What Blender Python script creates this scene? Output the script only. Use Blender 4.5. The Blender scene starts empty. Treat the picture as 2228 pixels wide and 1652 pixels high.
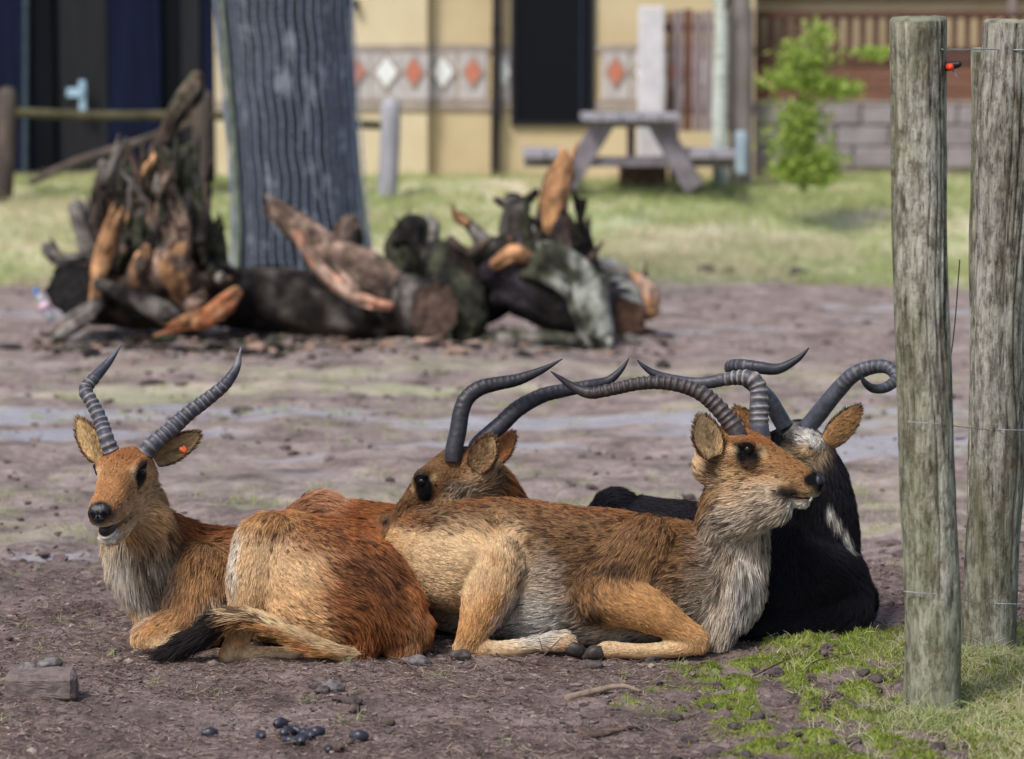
import bpy, math
import numpy as np
from mathutils import Vector, Matrix, kdtree

rng = np.random.default_rng(11)
R = math.radians
scene = bpy.context.scene
COL = scene.collection

# ---------------------------------------------------------------- camera, sky, sun, exposure
CAM_H, FPX, CX, CY, HORIZON = 1.6, 6240.0, 1114.0, 826.0, 192.0
PITCH = math.atan((CY - HORIZON) / FPX)
cam_d = bpy.data.cameras.new('camera')
cam = bpy.data.objects.new('camera', cam_d); COL.objects.link(cam)
cam.location = (0, 0, CAM_H)
cam.rotation_euler = (math.pi / 2 - PITCH, 0, 0)
cam_d.sensor_width = 36.0
cam_d.lens = 36.0 * FPX / 2228.0
cam_d.clip_start, cam_d.clip_end = 0.1, 2000
cam_d.dof.use_dof = True
cam_d.dof.focus_distance = 8.08
cam_d.dof.aperture_fstop = 2.9
scene.camera = cam

world = bpy.data.worlds.new('World'); scene.world = world
world.use_nodes = True
wn = world.node_tree.nodes; wl = world.node_tree.links
SUN_EL, SUN_AZ = R(52), R(-38)        # azimuth from straight behind the camera, towards the left
sky = wn.new('ShaderNodeTexSky'); sky.sky_type = 'NISHITA'; sky.sun_disc = False
sun_dir = Vector((math.sin(SUN_AZ) * math.cos(SUN_EL), -math.cos(SUN_AZ) * math.cos(SUN_EL), math.sin(SUN_EL)))
sky.sun_elevation = SUN_EL
sky.sun_rotation = math.atan2(sun_dir.x, sun_dir.y)
sky.air_density, sky.dust_density, sky.ozone_density = 1.0, 3.0, 1.0
bg = wn['Background']; bg.inputs['Strength'].default_value = 0.125
wl.new(sky.outputs[0], bg.inputs['Color'])
sun_l = bpy.data.lights.new('sun', 'SUN'); sun = bpy.data.objects.new('sun', sun_l); COL.objects.link(sun)
sun_l.energy = 2.4; sun_l.angle = R(14); sun_l.color = (1.0, 0.95, 0.88)
sun.rotation_euler = (-sun_dir).to_track_quat('-Z', 'Y').to_euler()
vs = scene.view_settings
vs.view_transform = 'Standard'; vs.look = 'None'; vs.exposure = 0.3; vs.gamma = 1.0; vs.use_curve_mapping = False
scene.cycles.max_bounces = 8
scene.cycles.use_denoising = True

# ---------------------------------------------------------------- helpers
def px(x, y, Y):
    """photo pixel (2228 wide copy) at world depth Y -> world point"""
    a, b = (x - CX) / FPX, (CY - y) / FPX
    sp, cp = math.sin(PITCH), math.cos(PITCH)
    d = np.array([a, cp + b * sp, -sp + b * cp])
    return np.array([0, 0, CAM_H]) + d * (Y / d[1])

def pxz(x, y, z):
    """photo pixel on the horizontal plane z"""
    a, b = (x - CX) / FPX, (CY - y) / FPX
    sp, cp = math.sin(PITCH), math.cos(PITCH)
    d = np.array([a, cp + b * sp, -sp + b * cp])
    return np.array([0, 0, CAM_H]) + d * ((z - CAM_H) / d[2])

def srgb(r, g, b):
    f = lambda c: c / 12.92 if c <= 0.04045 else ((c + 0.055) / 1.055) ** 2.4
    return np.array([f(r / 255), f(g / 255), f(b / 255)])

def unit(v):
    v = np.asarray(v, float); return v / (np.linalg.norm(v) + 1e-12)

def smooth(a, b, x):
    t = np.clip((x - a) / (b - a), 0, 1); return t * t * (3 - 2 * t)

def _hash(ix, iy, iz, seed):
    h = (ix.astype(np.int64) * 374761393 + iy.astype(np.int64) * 668265263 + iz.astype(np.int64) * 2147483647 + seed * 974634777) & 0xffffffff
    h = ((h ^ (h >> 13)) * 1274126177) & 0xffffffff
    return ((h ^ (h >> 16)) & 0xffff) / 65535.0

def vnoise(p, seed=0):
    """value noise in -1..1; p (n,2) or (n,3)"""
    p = np.asarray(p, float)
    if p.shape[1] == 2: p = np.concatenate([p, np.zeros((len(p), 1))], 1)
    i = np.floor(p).astype(np.int64); f = p - i; f = f * f * (3 - 2 * f)
    out = 0
    for dx in (0, 1):
        for dy in (0, 1):
            for dz in (0, 1):
                w = (f[:, 0] if dx else 1 - f[:, 0]) * (f[:, 1] if dy else 1 - f[:, 1]) * (f[:, 2] if dz else 1 - f[:, 2])
                out = out + w * _hash(i[:, 0] + dx, i[:, 1] + dy, i[:, 2] + dz, seed)
    return out * 2 - 1

def fbm(p, seed=0, octaves=4, gain=0.5):
    p = np.asarray(p, float); out, a = 0, 1.0
    for k in range(octaves):
        out = out + a * vnoise(p * 2.03 ** k + 17.3 * k, seed + k); a *= gain
    return out

def link(o, parent=None):
    COL.objects.link(o)
    if parent is not None:
        o.parent = parent
        o.matrix_parent_inverse = Matrix.Translation(-Vector(parent.location)) if parent.parent is None else parent.matrix_parent_inverse.copy()
        if parent.parent is not None: o.matrix_parent_inverse = Matrix.Identity(4)
    return o

def tag(o, label=None, cat=None, group=None, kind=None):
    if label: o['label'] = label
    if cat: o['category'] = cat
    if group: o['group'] = group
    if kind: o['kind'] = kind
    return o

def empty(name, loc, label, cat, group=None):
    o = bpy.data.objects.new(name, None); o.location = tuple(loc); o.empty_display_size = 0.1
    COL.objects.link(o); tag(o, label, cat, group); return o

class MB:
    """collects geometry, builds one mesh object (coordinates are world coordinates)"""
    def __init__(s): s.v, s.f, s.c, s.n, s.sm = [], [], [], 0, []
    def add(s, v, f, col=None):
        v = np.asarray(v, float)
        s.v.append(v); s.f += [tuple(int(i) + s.n for i in q) for q in f]; s.n += len(v)
        if col is not None:
            col = np.asarray(col, float)
            s.c.append(np.tile(col, (len(v), 1)) if col.ndim == 1 else col)
        return s
    def box(s, c, size, rot=None, col=None, bev=0.0):
        sx, sy, sz = np.asarray(size) / 2
        if bev > 0:
            b = min(bev, sx * .8, sy * .8, sz * .8); v = []
            for X in (-1, 1):
                for Y in (-1, 1):
                    for Z in (-1, 1):
                        v += [(X * (sx - b), Y * (sy - b), Z * sz), (X * (sx - b), Y * sy, Z * (sz - b)), (X * sx, Y * (sy - b), Z * (sz - b))]
            import bmesh
            bm = bmesh.new()
            for q in v: bm.verts.new(q)
            r = bmesh.ops.convex_hull(bm, input=bm.verts); bm.verts.index_update()
            v = np.array([q.co[:] for q in bm.verts]); f = [tuple(w.index for w in q.verts) for q in bm.faces]; bm.free()
        else:
            v = np.array([(X * sx, Y * sy, Z * sz) for X in (-1, 1) for Y in (-1, 1) for Z in (-1, 1)])
            f = [(0, 1, 3, 2), (4, 6, 7, 5), (0, 4, 5, 1), (2, 3, 7, 6), (0, 2, 6, 4), (1, 5, 7, 3)]
        if rot is not None: v = v @ np.asarray(rot).T
        return s.add(v + np.asarray(c), f, col)
    def build(s, name, material, parent=None, smooth_shade=False):
        me = bpy.data.meshes.new(name)
        V = np.concatenate(s.v) if s.v else np.zeros((0, 3))
        base = np.zeros(3)
        if parent is not None:
            p = parent
            while p is not None: base = base + np.array(p.location); p = p.parent
        me.from_pydata((V - base).tolist(), [], s.f)
        if s.c:
            a = me.color_attributes.new('col', 'FLOAT_COLOR', 'POINT')
            C = np.concatenate(s.c); a.data.foreach_set('color', np.concatenate([C, np.ones((len(C), 1))], 1).astype(np.float32).ravel())
        if smooth_shade: me.polygons.foreach_set('use_smooth', [True] * len(me.polygons))
        me.materials.append(material)
        o = bpy.data.objects.new(name, me); COL.objects.link(o)
        if parent is not None: o.parent = parent
        return o

def rotz(a): c, s = math.cos(a), math.sin(a); return np.array([[c, -s, 0], [s, c, 0], [0, 0, 1]])
def roty(a): c, s = math.cos(a), math.sin(a); return np.array([[c, 0, s], [0, 1, 0], [-s, 0, c]])
def rotx(a): c, s = math.cos(a), math.sin(a); return np.array([[1, 0, 0], [0, c, -s], [0, s, c]])

def crom(P, m):
    """Catmull-Rom resample of rows of P, m steps per span"""
    P = np.asarray(P, float); n = len(P)
    Q = np.concatenate([[2 * P[0] - P[1]], P, [2 * P[-1] - P[-2]]])
    out = []
    for i in range(n - 1):
        p0, p1, p2, p3 = Q[i], Q[i + 1], Q[i + 2], Q[i + 3]
        for t in np.arange(m) / m:
            out.append(.5 * (2 * p1 + (p2 - p0) * t + (2 * p0 - 5 * p1 + 4 * p2 - p3) * t * t + (3 * p1 - p0 - 3 * p2 + p3) * t ** 3))
    out.append(P[-1]); return np.array(out)

def tube(pts, ra, rb=None, ref=(0, 0, 1), n=16, m=6, cap='round', jitter=None, refs=None):
    """closed lofted tube. ra lateral radius, rb radius along ref. -> verts, faces, tangents, t(0..1), ang(cos to ref)"""
    pts = np.asarray(pts, float); ra = np.asarray(ra, float); rb = ra if rb is None else np.asarray(rb, float)
    A = crom(np.column_stack([pts, ra, rb]), m)
    P, a, b = A[:, :3], np.maximum(A[:, 3], 1e-4), np.maximum(A[:, 4], 1e-4)
    T = np.gradient(P, axis=0); T /= np.linalg.norm(T, axis=1)[:, None] + 1e-12
    if cap == 'round':
        e0 = [(-.95, .3), (-.75, .66), (-.42, .9)]; e1 = [(.42, .9), (.75, .66), (.95, .3)]
        r0, r1 = min(a[0], b[0]), min(a[-1], b[-1])
        P = np.concatenate([[P[0] + T[0] * k * r0 for k, _ in e0], P, [P[-1] + T[-1] * k * r1 for k, _ in e1]])
        a = np.concatenate([[a[0] * q for _, q in e0], a, [a[-1] * q for _, q in e1]])
        b = np.concatenate([[b[0] * q for _, q in e0], b, [b[-1] * q for _, q in e1]])
        T = np.concatenate([[T[0]] * 3, T, [T[-1]] * 3])
    ref = unit(ref); L = len(P)
    th = np.arange(n) / n * 2 * math.pi
    B = ref[None] - (T @ ref)[:, None] * T
    bad = np.linalg.norm(B, axis=1) < .15
    if bad.any():
        alt = unit(np.array([.31, .62, .2])); B[bad] = alt - (T[bad] @ alt)[:, None] * T[bad]
    B /= np.linalg.norm(B, axis=1)[:, None]; S = np.cross(T, B)
    if jitter is not None: jit = jitter(np.repeat(np.arange(L) / (L - 1), n), np.tile(th, L)).reshape(L, n)
    else: jit = np.ones((L, n))
    V = P[:, None] + (S[:, None] * np.sin(th)[None, :, None] * a[:, None, None] + B[:, None] * np.cos(th)[None, :, None] * b[:, None, None]) * jit[:, :, None]
    V = V.reshape(-1, 3)
    i = np.arange(L - 1)[:, None] * n; j = np.arange(n)[None]; k = (j + 1) % n
    F = np.stack([i + j, i + k, i + n + k, i + n + j], -1).reshape(-1, 4).tolist()
    F.append(list(range(n))[::-1]); F.append([(L - 1) * n + q for q in range(n)])
    return V, F, np.repeat(T, n, 0), np.repeat(np.arange(L) / (L - 1), n), np.tile(np.cos(th), L)

# ---------------------------------------------------------------- materials
def new_mat(name):
    m = bpy.data.materials.new(name); m.use_nodes = True
    nt = m.node_tree; b = nt.nodes['Principled BSDF']
    return m, nt, b

def nz(nt, scale, detail=4, rough=.55, coord='Object', stretch=None, dist=0.0):
    tc = nt.nodes.new('ShaderNodeTexCoord'); t = nt.nodes.new('ShaderNodeTexNoise')
    t.inputs['Scale'].default_value = scale; t.inputs['Detail'].default_value = detail; t.inputs['Roughness'].default_value = rough
    t.inputs['Distortion'].default_value = dist
    if stretch is not None:
        mp = nt.nodes.new('ShaderNodeMapping'); mp.inputs['Scale'].default_value = stretch
        nt.links.new(tc.outputs[coord], mp.inputs[0]); nt.links.new(mp.outputs[0], t.inputs['Vector'])
    else: nt.links.new(tc.outputs[coord], t.inputs['Vector'])
    return t

def ramp(nt, src, stops):
    r = nt.nodes.new('ShaderNodeValToRGB'); e = r.color_ramp.elements
    while len(e) < len(stops): e.new(0.5)
    for q, (p, c) in zip(e, stops): q.position = p; q.color = (*c, 1) if len(c) == 3 else c
    nt.links.new(src, r.inputs[0]); return r

def mixc(nt, fac, a, b, mode='MIX'):
    m = nt.nodes.new('ShaderNodeMix'); m.data_type = 'RGBA'; m.blend_type = mode
    for sock, val in ((m.inputs[0], fac), (m.inputs[6], a), (m.inputs[7], b)):
        if hasattr(val, 'is_linked') or hasattr(val, 'links'): nt.links.new(val, sock)
        elif np.isscalar(val): sock.default_value = val
        else: sock.default_value = (*val, 1)
    return m.outputs[2]

def bump(nt, b, src, strength, dist):
    n = nt.nodes.new('ShaderNodeBump'); n.inputs['Strength'].default_value = strength; n.inputs['Distance'].default_value = dist
    nt.links.new(src, n.inputs['Height']); nt.links.new(n.outputs[0], b.inputs['Normal']); return n

def mat_noise(name, c1, c2, scale=8, rough=.8, stretch=None, bumpd=0.0, c3=None, detail=5, spec=.3, coord='Object', lo=.35, hi=.65):
    m, nt, b = new_mat(name)
    t = nz(nt, scale, detail, .6, coord, stretch)
    st = [(lo, c1), (hi, c2)] if c3 is None else [(lo - .05, c1), ((lo + hi) / 2, c2), (hi + .07, c3)]
    r = ramp(nt, t.outputs['Fac'], st)
    nt.links.new(r.outputs[0], b.inputs['Base Color'])
    b.inputs['Roughness'].default_value = rough; b.inputs['Specular IOR Level'].default_value = spec
    if bumpd: bump(nt, b, t.outputs['Fac'], .8, bumpd)
    return m

def mat_attr(name, rough=.8, spec=.3, nscale=0, namt=.3, bumpd=0.0, stretch=None, coord='Object'):
    """colour from the 'col' attribute with noise variation"""
    m, nt, b = new_mat(name)
    a = nt.nodes.new('ShaderNodeAttribute'); a.attribute_name = 'col'
    out = a.outputs['Color']
    if nscale:
        t = nz(nt, nscale, 5, .6, coord, stretch)
        r = ramp(nt, t.outputs['Fac'], [(.3, (1 - namt,) * 3), (.7, (1 + namt,) * 3)])
        out = mixc(nt, 1.0, out, r.outputs[0], 'MULTIPLY')
        if bumpd: bump(nt, b, t.outputs['Fac'], .8, bumpd)
    nt.links.new(out, b.inputs['Base Color'])
    b.inputs['Roughness'].default_value = rough; b.inputs['Specular IOR Level'].default_value = spec
    return m
# ---------------------------------------------------------------- antelopes
RUST = srgb(168, 106, 62); ORANGE = srgb(206, 160, 108); TAN = srgb(216, 178, 132); CREAM = srgb(226, 200, 162)
GREY = srgb(204, 191, 174); DKBR = srgb(96, 66, 46); BLACK = srgb(20, 19, 23); BLKBR = srgb(40, 34, 36); WHITE = srgb(238, 234, 228)
FACE = srgb(180, 134, 90); UMBER = srgb(148, 112, 78)

def coat_material(name, rough=.55, tint=1.0):
    m = bpy.data.materials.new(name); m.use_nodes = True; nt = m.node_tree
    b = nt.nodes['Principled BSDF']
    a = nt.nodes.new('ShaderNodeAttribute'); a.attribute_name = 'col'
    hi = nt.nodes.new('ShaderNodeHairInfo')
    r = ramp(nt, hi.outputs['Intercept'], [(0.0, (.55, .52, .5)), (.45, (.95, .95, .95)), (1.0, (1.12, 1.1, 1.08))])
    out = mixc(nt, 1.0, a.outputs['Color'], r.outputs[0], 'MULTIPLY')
    nt.links.new(out, b.inputs['Base Color'])
    b.inputs['Roughness'].default_value = rough; b.inputs['Specular IOR Level'].default_value = .25
    tr = nt.nodes.new('ShaderNodeBsdfTranslucent'); nt.links.new(out, tr.inputs['Color'])
    mx = nt.nodes.new('ShaderNodeMixShader'); mx.inputs[0].default_value = .25
    nt.links.new(b.outputs[0], mx.inputs[1]); nt.links.new(tr.outputs[0], mx.inputs[2])
    nt.links.new(mx.outputs[0], nt.nodes['Material Output'].inputs[0])
    return m

M_COAT = coat_material('animal_fur')
M_SKIN = mat_attr('animal_hide', .9, .1, 60, .25)
m_, nt_, b_ = new_mat('wet_eye'); b_.inputs['Base Color'].default_value = (.006, .005, .005, 1); b_.inputs['Roughness'].default_value = .14; M_EYE = m_
m_, nt_, b_ = new_mat('nose_leather'); b_.inputs['Base Color'].default_value = (.012, .013, .018, 1); b_.inputs['Roughness'].default_value = .46
t_ = nz(nt_, 260, 3); bump(nt_, b_, t_.outputs['Fac'], .5, .002); M_NOSE = m_
M_HOOF = mat_noise('hoof_horn', srgb(34, 32, 34), srgb(72, 66, 62), 40, .5, bumpd=.002)
M_HOOFPALE = mat_noise('pale_hoof', srgb(120, 112, 110), srgb(190, 180, 170), 40, .5, bumpd=.002)
M_MOUTH, nt_, b_ = new_mat('mouth_lining'); b_.inputs['Base Color'].default_value = (*srgb(38, 24, 26), 1); b_.inputs['Roughness'].default_value = .45
M_TOOTH, nt_, b_ = new_mat('tooth_enamel'); b_.inputs['Base Color'].default_value = (*srgb(225, 220, 205), 1); b_.inputs['Roughness'].default_value = .35
# horn keratin: colour attribute (ridge crest / groove) plus streaks along the horn
M_HORN = mat_attr('horn_keratin', .48, .4, 55, .45, .0016)

class Animal:
    def __init__(s, name, loc, label, cat='antelope', group=None):
        s.root = empty(name, loc, label, cat, group); s.base = np.asarray(loc, float)
        s.prims = []; s.paint = []; s.v, s.t, s.c, s.l, s.k = [], [], [], [], []; s.F = []; s.n = 0
    def prim(s, pts, ra, rb=None, ref=(0, 0, 1), flow=1, ct=TAN, cb=None, L=.028, tick=0., m=6, n=18):
        V, F, T, tt, ang = tube(pts, ra, rb, ref, n, m)
        cb = ct if cb is None else cb
        w = smooth(-.5, .6, ang)[:, None]
        s.v.append(V); s.t.append(T * flow); s.c.append(cb[None] * (1 - w) + ct[None] * w)
        s.l.append(np.full(len(V), L)); s.k.append(np.full(len(V), tick))
        s.F += [[i + s.n for i in f] for f in F]; s.n += len(V)
    def spot(s, c, r, col, soft=.4, amt=1.0, L=None, tick=None, warp=.25):
        s.paint.append((np.asarray(c, float), np.ones(3) * np.asarray(r, float), col, soft, amt, L, tick, warp))
    def body(s, voxel=.0075, seed=0):
        V = np.concatenate(s.v)
        me = bpy.data.meshes.new('tmp'); me.from_pydata(V.tolist(), [], s.F)
        o = bpy.data.objects.new('tmp', me); COL.objects.link(o)
        md = o.modifiers.new('r', 'REMESH'); md.mode = 'VOXEL'; md.voxel_size = voxel; md.adaptivity = 0
        dg = bpy.context.evaluated_depsgraph_get(); ev = o.evaluated_get(dg)
        m2 = bpy.data.meshes.new_from_object(ev); bpy.data.objects.remove(o); bpy.data.meshes.remove(me)
        nv = len(m2.vertices); co = np.zeros(nv * 3, np.float32); m2.vertices.foreach_get('co', co); co = co.reshape(-1, 3).astype(float)
        ed = np.zeros(len(m2.edges) * 2, np.int32); m2.edges.foreach_get('vertices', ed); ed = ed.reshape(-1, 2)
        deg = np.bincount(ed.ravel(), minlength=nv).astype(float)[:, None] + 1e-9
        def lap(x):
            y = np.zeros_like(x)
            for q in range(x.shape[1]):
                y[:, q] = np.bincount(ed[:, 0], x[ed[:, 1], q], nv) + np.bincount(ed[:, 1], x[ed[:, 0], q], nv)
            return y / deg
        for k in range(9):
            co += .6 * (lap(co) - co); co -= .55 * (lap(co) - co)
        # transfer attributes from the source shells
        C, T, L, K = np.concatenate(s.c), np.concatenate(s.t), np.concatenate(s.l), np.concatenate(s.k)
        kd = kdtree.KDTree(len(V))
        for i, p in enumerate(V): kd.insert(p, i)
        kd.balance()
        idx = np.array([[q[1] for q in kd.find_n(p, 3)] for p in co])
        A = np.column_stack([C[idx].mean(1), T[idx].mean(1), L[idx].mean(1), K[idx].mean(1)])
        for k in range(10): A = .5 * A + .5 * lap(A)
        # shed a little lumpiness of the muscles
        nrm = s._normals(m2, co)
        co = co + nrm * (fbm(co * 9, seed, 3) * .004)[:, None]
        for c, r, col, soft, amt, LL, tk, warp in s.paint:
            q = (co - c) / r; d = np.linalg.norm(q, axis=1) + warp * fbm(co * 22, 5, 3)
            w = (1 - smooth(1 - soft, 1 + soft, d)) * amt
            if col is not None: A[:, :3] = A[:, :3] * (1 - w[:, None]) + col[None] * w[:, None]
            if LL is not None: A[:, 6] = A[:, 6] * (1 - w) + LL * w
            if tk is not None: A[:, 7] = A[:, 7] * (1 - w) + tk * w
        s.co, s.A, s.nrm = co, A, nrm
        m2.vertices.foreach_set('co', (co - s.base).astype(np.float32).ravel())
        m2.name = 'body'; ca = m2.color_attributes.new('col', 'FLOAT_COLOR', 'POINT')
        ca.data.foreach_set('color', np.concatenate([A[:, :3] * .62, np.ones((nv, 1))], 1).astype(np.float32).ravel())
        m2.polygons.foreach_set('use_smooth', [True] * len(m2.polygons)); m2.materials.clear(); m2.materials.append(M_SKIN); m2.update()
        s.bo = bpy.data.objects.new('body', m2); COL.objects.link(s.bo); s.bo.parent = s.root
        m2.calc_loop_triangles(); tri = np.zeros(len(m2.loop_triangles) * 3, np.int32); m2.loop_triangles.foreach_get('vertices', tri); s.tri = tri.reshape(-1, 3)
        return s.bo
    def _normals(s, me, co):
        me.calc_loop_triangles(); tri = np.zeros(len(me.loop_triangles) * 3, np.int32); me.loop_triangles.foreach_get('vertices', tri); tri = tri.reshape(-1, 3)
        fn = np.cross(co[tri[:, 1]] - co[tri[:, 0]], co[tri[:, 2]] - co[tri[:, 0]])
        n = np.zeros_like(co)
        for k in range(3):
            for q in range(3): n[:, q] += np.bincount(tri[:, k], fn[:, q], len(co))
        return n / (np.linalg.norm(n, axis=1)[:, None] + 1e-12)
    def fur(s, count, lift=.25, clump=.45, width=.00062, keep=None, seed=1):
        fur_on(s.co, s.tri, s.nrm, s.A, count, s.bo, s.base, lift, clump, width, seed, keep)
    def part(s, name, mb, material, smooth_shade=True, parent=None):
        return mb.build(name, material, parent or s.root, smooth_shade)

def fur_on(co, tri, nrm, A, count, parent, base, lift=.32, clump=.55, width=.0008, seed=1, keep=None, npt=5, per_clump=6, wild=.2, name='fur'):
    g = np.random.default_rng(seed)
    e = np.cross(co[tri[:, 1]] - co[tri[:, 0]], co[tri[:, 2]] - co[tri[:, 0]]); ar = np.linalg.norm(e, axis=1)
    cen = co[tri].mean(1)
    Ls = A[tri][:, :, 6].mean(1)
    w = ar * np.where(Ls > .001, 1, 0) * np.where(cen[:, 2] > .012, 1, 0) * np.clip(.026 / np.maximum(Ls, .006), .6, 2.6)
    if keep is not None: w = w * keep(cen, nrm[tri].mean(1))
    ti = g.choice(len(tri), count, p=w / w.sum())
    u = g.random((count, 2)); fl = u.sum(1) > 1; u[fl] = 1 - u[fl]
    bw = np.column_stack([1 - u.sum(1), u])[:, :, None]
    root = (co[tri[ti]] * bw).sum(1); n = (nrm[tri[ti]] * bw).sum(1); n /= np.linalg.norm(n, axis=1)[:, None] + 1e-9
    a = (A[tri[ti]] * bw).sum(1)
    t = a[:, 3:6] - (a[:, 3:6] * n).sum(1)[:, None] * n
    # swirl the lie of the coat slowly over the body
    sw = fbm(root * 5, seed + 3, 2) * .35
    t /= np.linalg.norm(t, axis=1)[:, None] + 1e-9
    bt = np.cross(n, t); t = t * np.cos(sw)[:, None] + bt * np.sin(sw)[:, None]
    L = a[:, 6] * (.75 + .5 * g.random(count))
    lf = np.clip(lift * np.clip(a[:, 6] / .03, .45, 1.25) + .10 * g.standard_normal(count), .04, 1.2)
    d = t * np.cos(lf)[:, None] + n * np.sin(lf)[:, None] + g.standard_normal((count, 3)) * wild * .5
    # clumps
    ncl = max(8, count // per_clump); ci = g.choice(count, ncl, replace=False)
    kd = kdtree.KDTree(ncl)
    for i, j in enumerate(ci): kd.insert(root[j], i)
    kd.balance()
    own = np.array([kd.find(p)[1] for p in root]); cj = ci[own]
    s = np.linspace(0, 1, npt)
    P = root[:, None] + L[:, None, None] * (d[:, None] * s[None, :, None] - n[:, None] * (.30 * np.sin(lf))[:, None, None] * (s ** 2)[None, :, None])
    P[:, :, 2] -= (L * .10)[:, None] * s[None] ** 2
    off = (P[cj] - root[cj][:, None]) ; tgt = root[cj][:, None] + off * (L / np.maximum(L[cj], 1e-4))[:, None, None]
    kf = clump * (.6 + .7 * g.random(ncl))[own]
    P += (tgt - P) * (np.clip(kf, 0, .95)[:, None] * s[None] ** 1.3)[:, :, None]
    P[:, :, 2] = np.maximum(P[:, :, 2], .004)
    cv = (1 + .13 * g.standard_normal(ncl))[own] * (1 + .17 * g.standard_normal(count)) * (1 + .16 * fbm(root * 26, seed + 9, 3))
    dark = (g.random(ncl)[own] < a[:, 7] * .7) | (g.random(count) < a[:, 7] * .5)
    c = a[:, :3] * np.clip(cv, .45, 1.6)[:, None]
    c[dark] *= np.array([.30, .26, .25])
    c = np.clip(c, .002, .95)
    cu = bpy.data.hair_curves.new(name); cu.add_curves([npt] * count)
    cu.attributes['position'].data.foreach_set('vector', (P - base).astype(np.float32).ravel())
    rr = cu.attributes.get('radius') or cu.attributes.new('radius', 'FLOAT', 'POINT')
    prof = np.array([1, 1, .9, .65, .18][:npt]) if npt == 5 else np.linspace(1, .2, npt)
    rr.data.foreach_set('value', (width * (.7 + .6 * g.random(count))[:, None] * prof[None]).astype(np.float32).ravel())
    ca = cu.attributes.new('col', 'FLOAT_COLOR', 'CURVE')
    ca.data.foreach_set('color', np.concatenate([c, np.ones((count, 1))], 1).astype(np.float32).ravel())
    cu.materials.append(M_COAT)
    o = bpy.data.objects.new(name, cu); COL.objects.link(o); o.parent = parent
    return o

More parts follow.
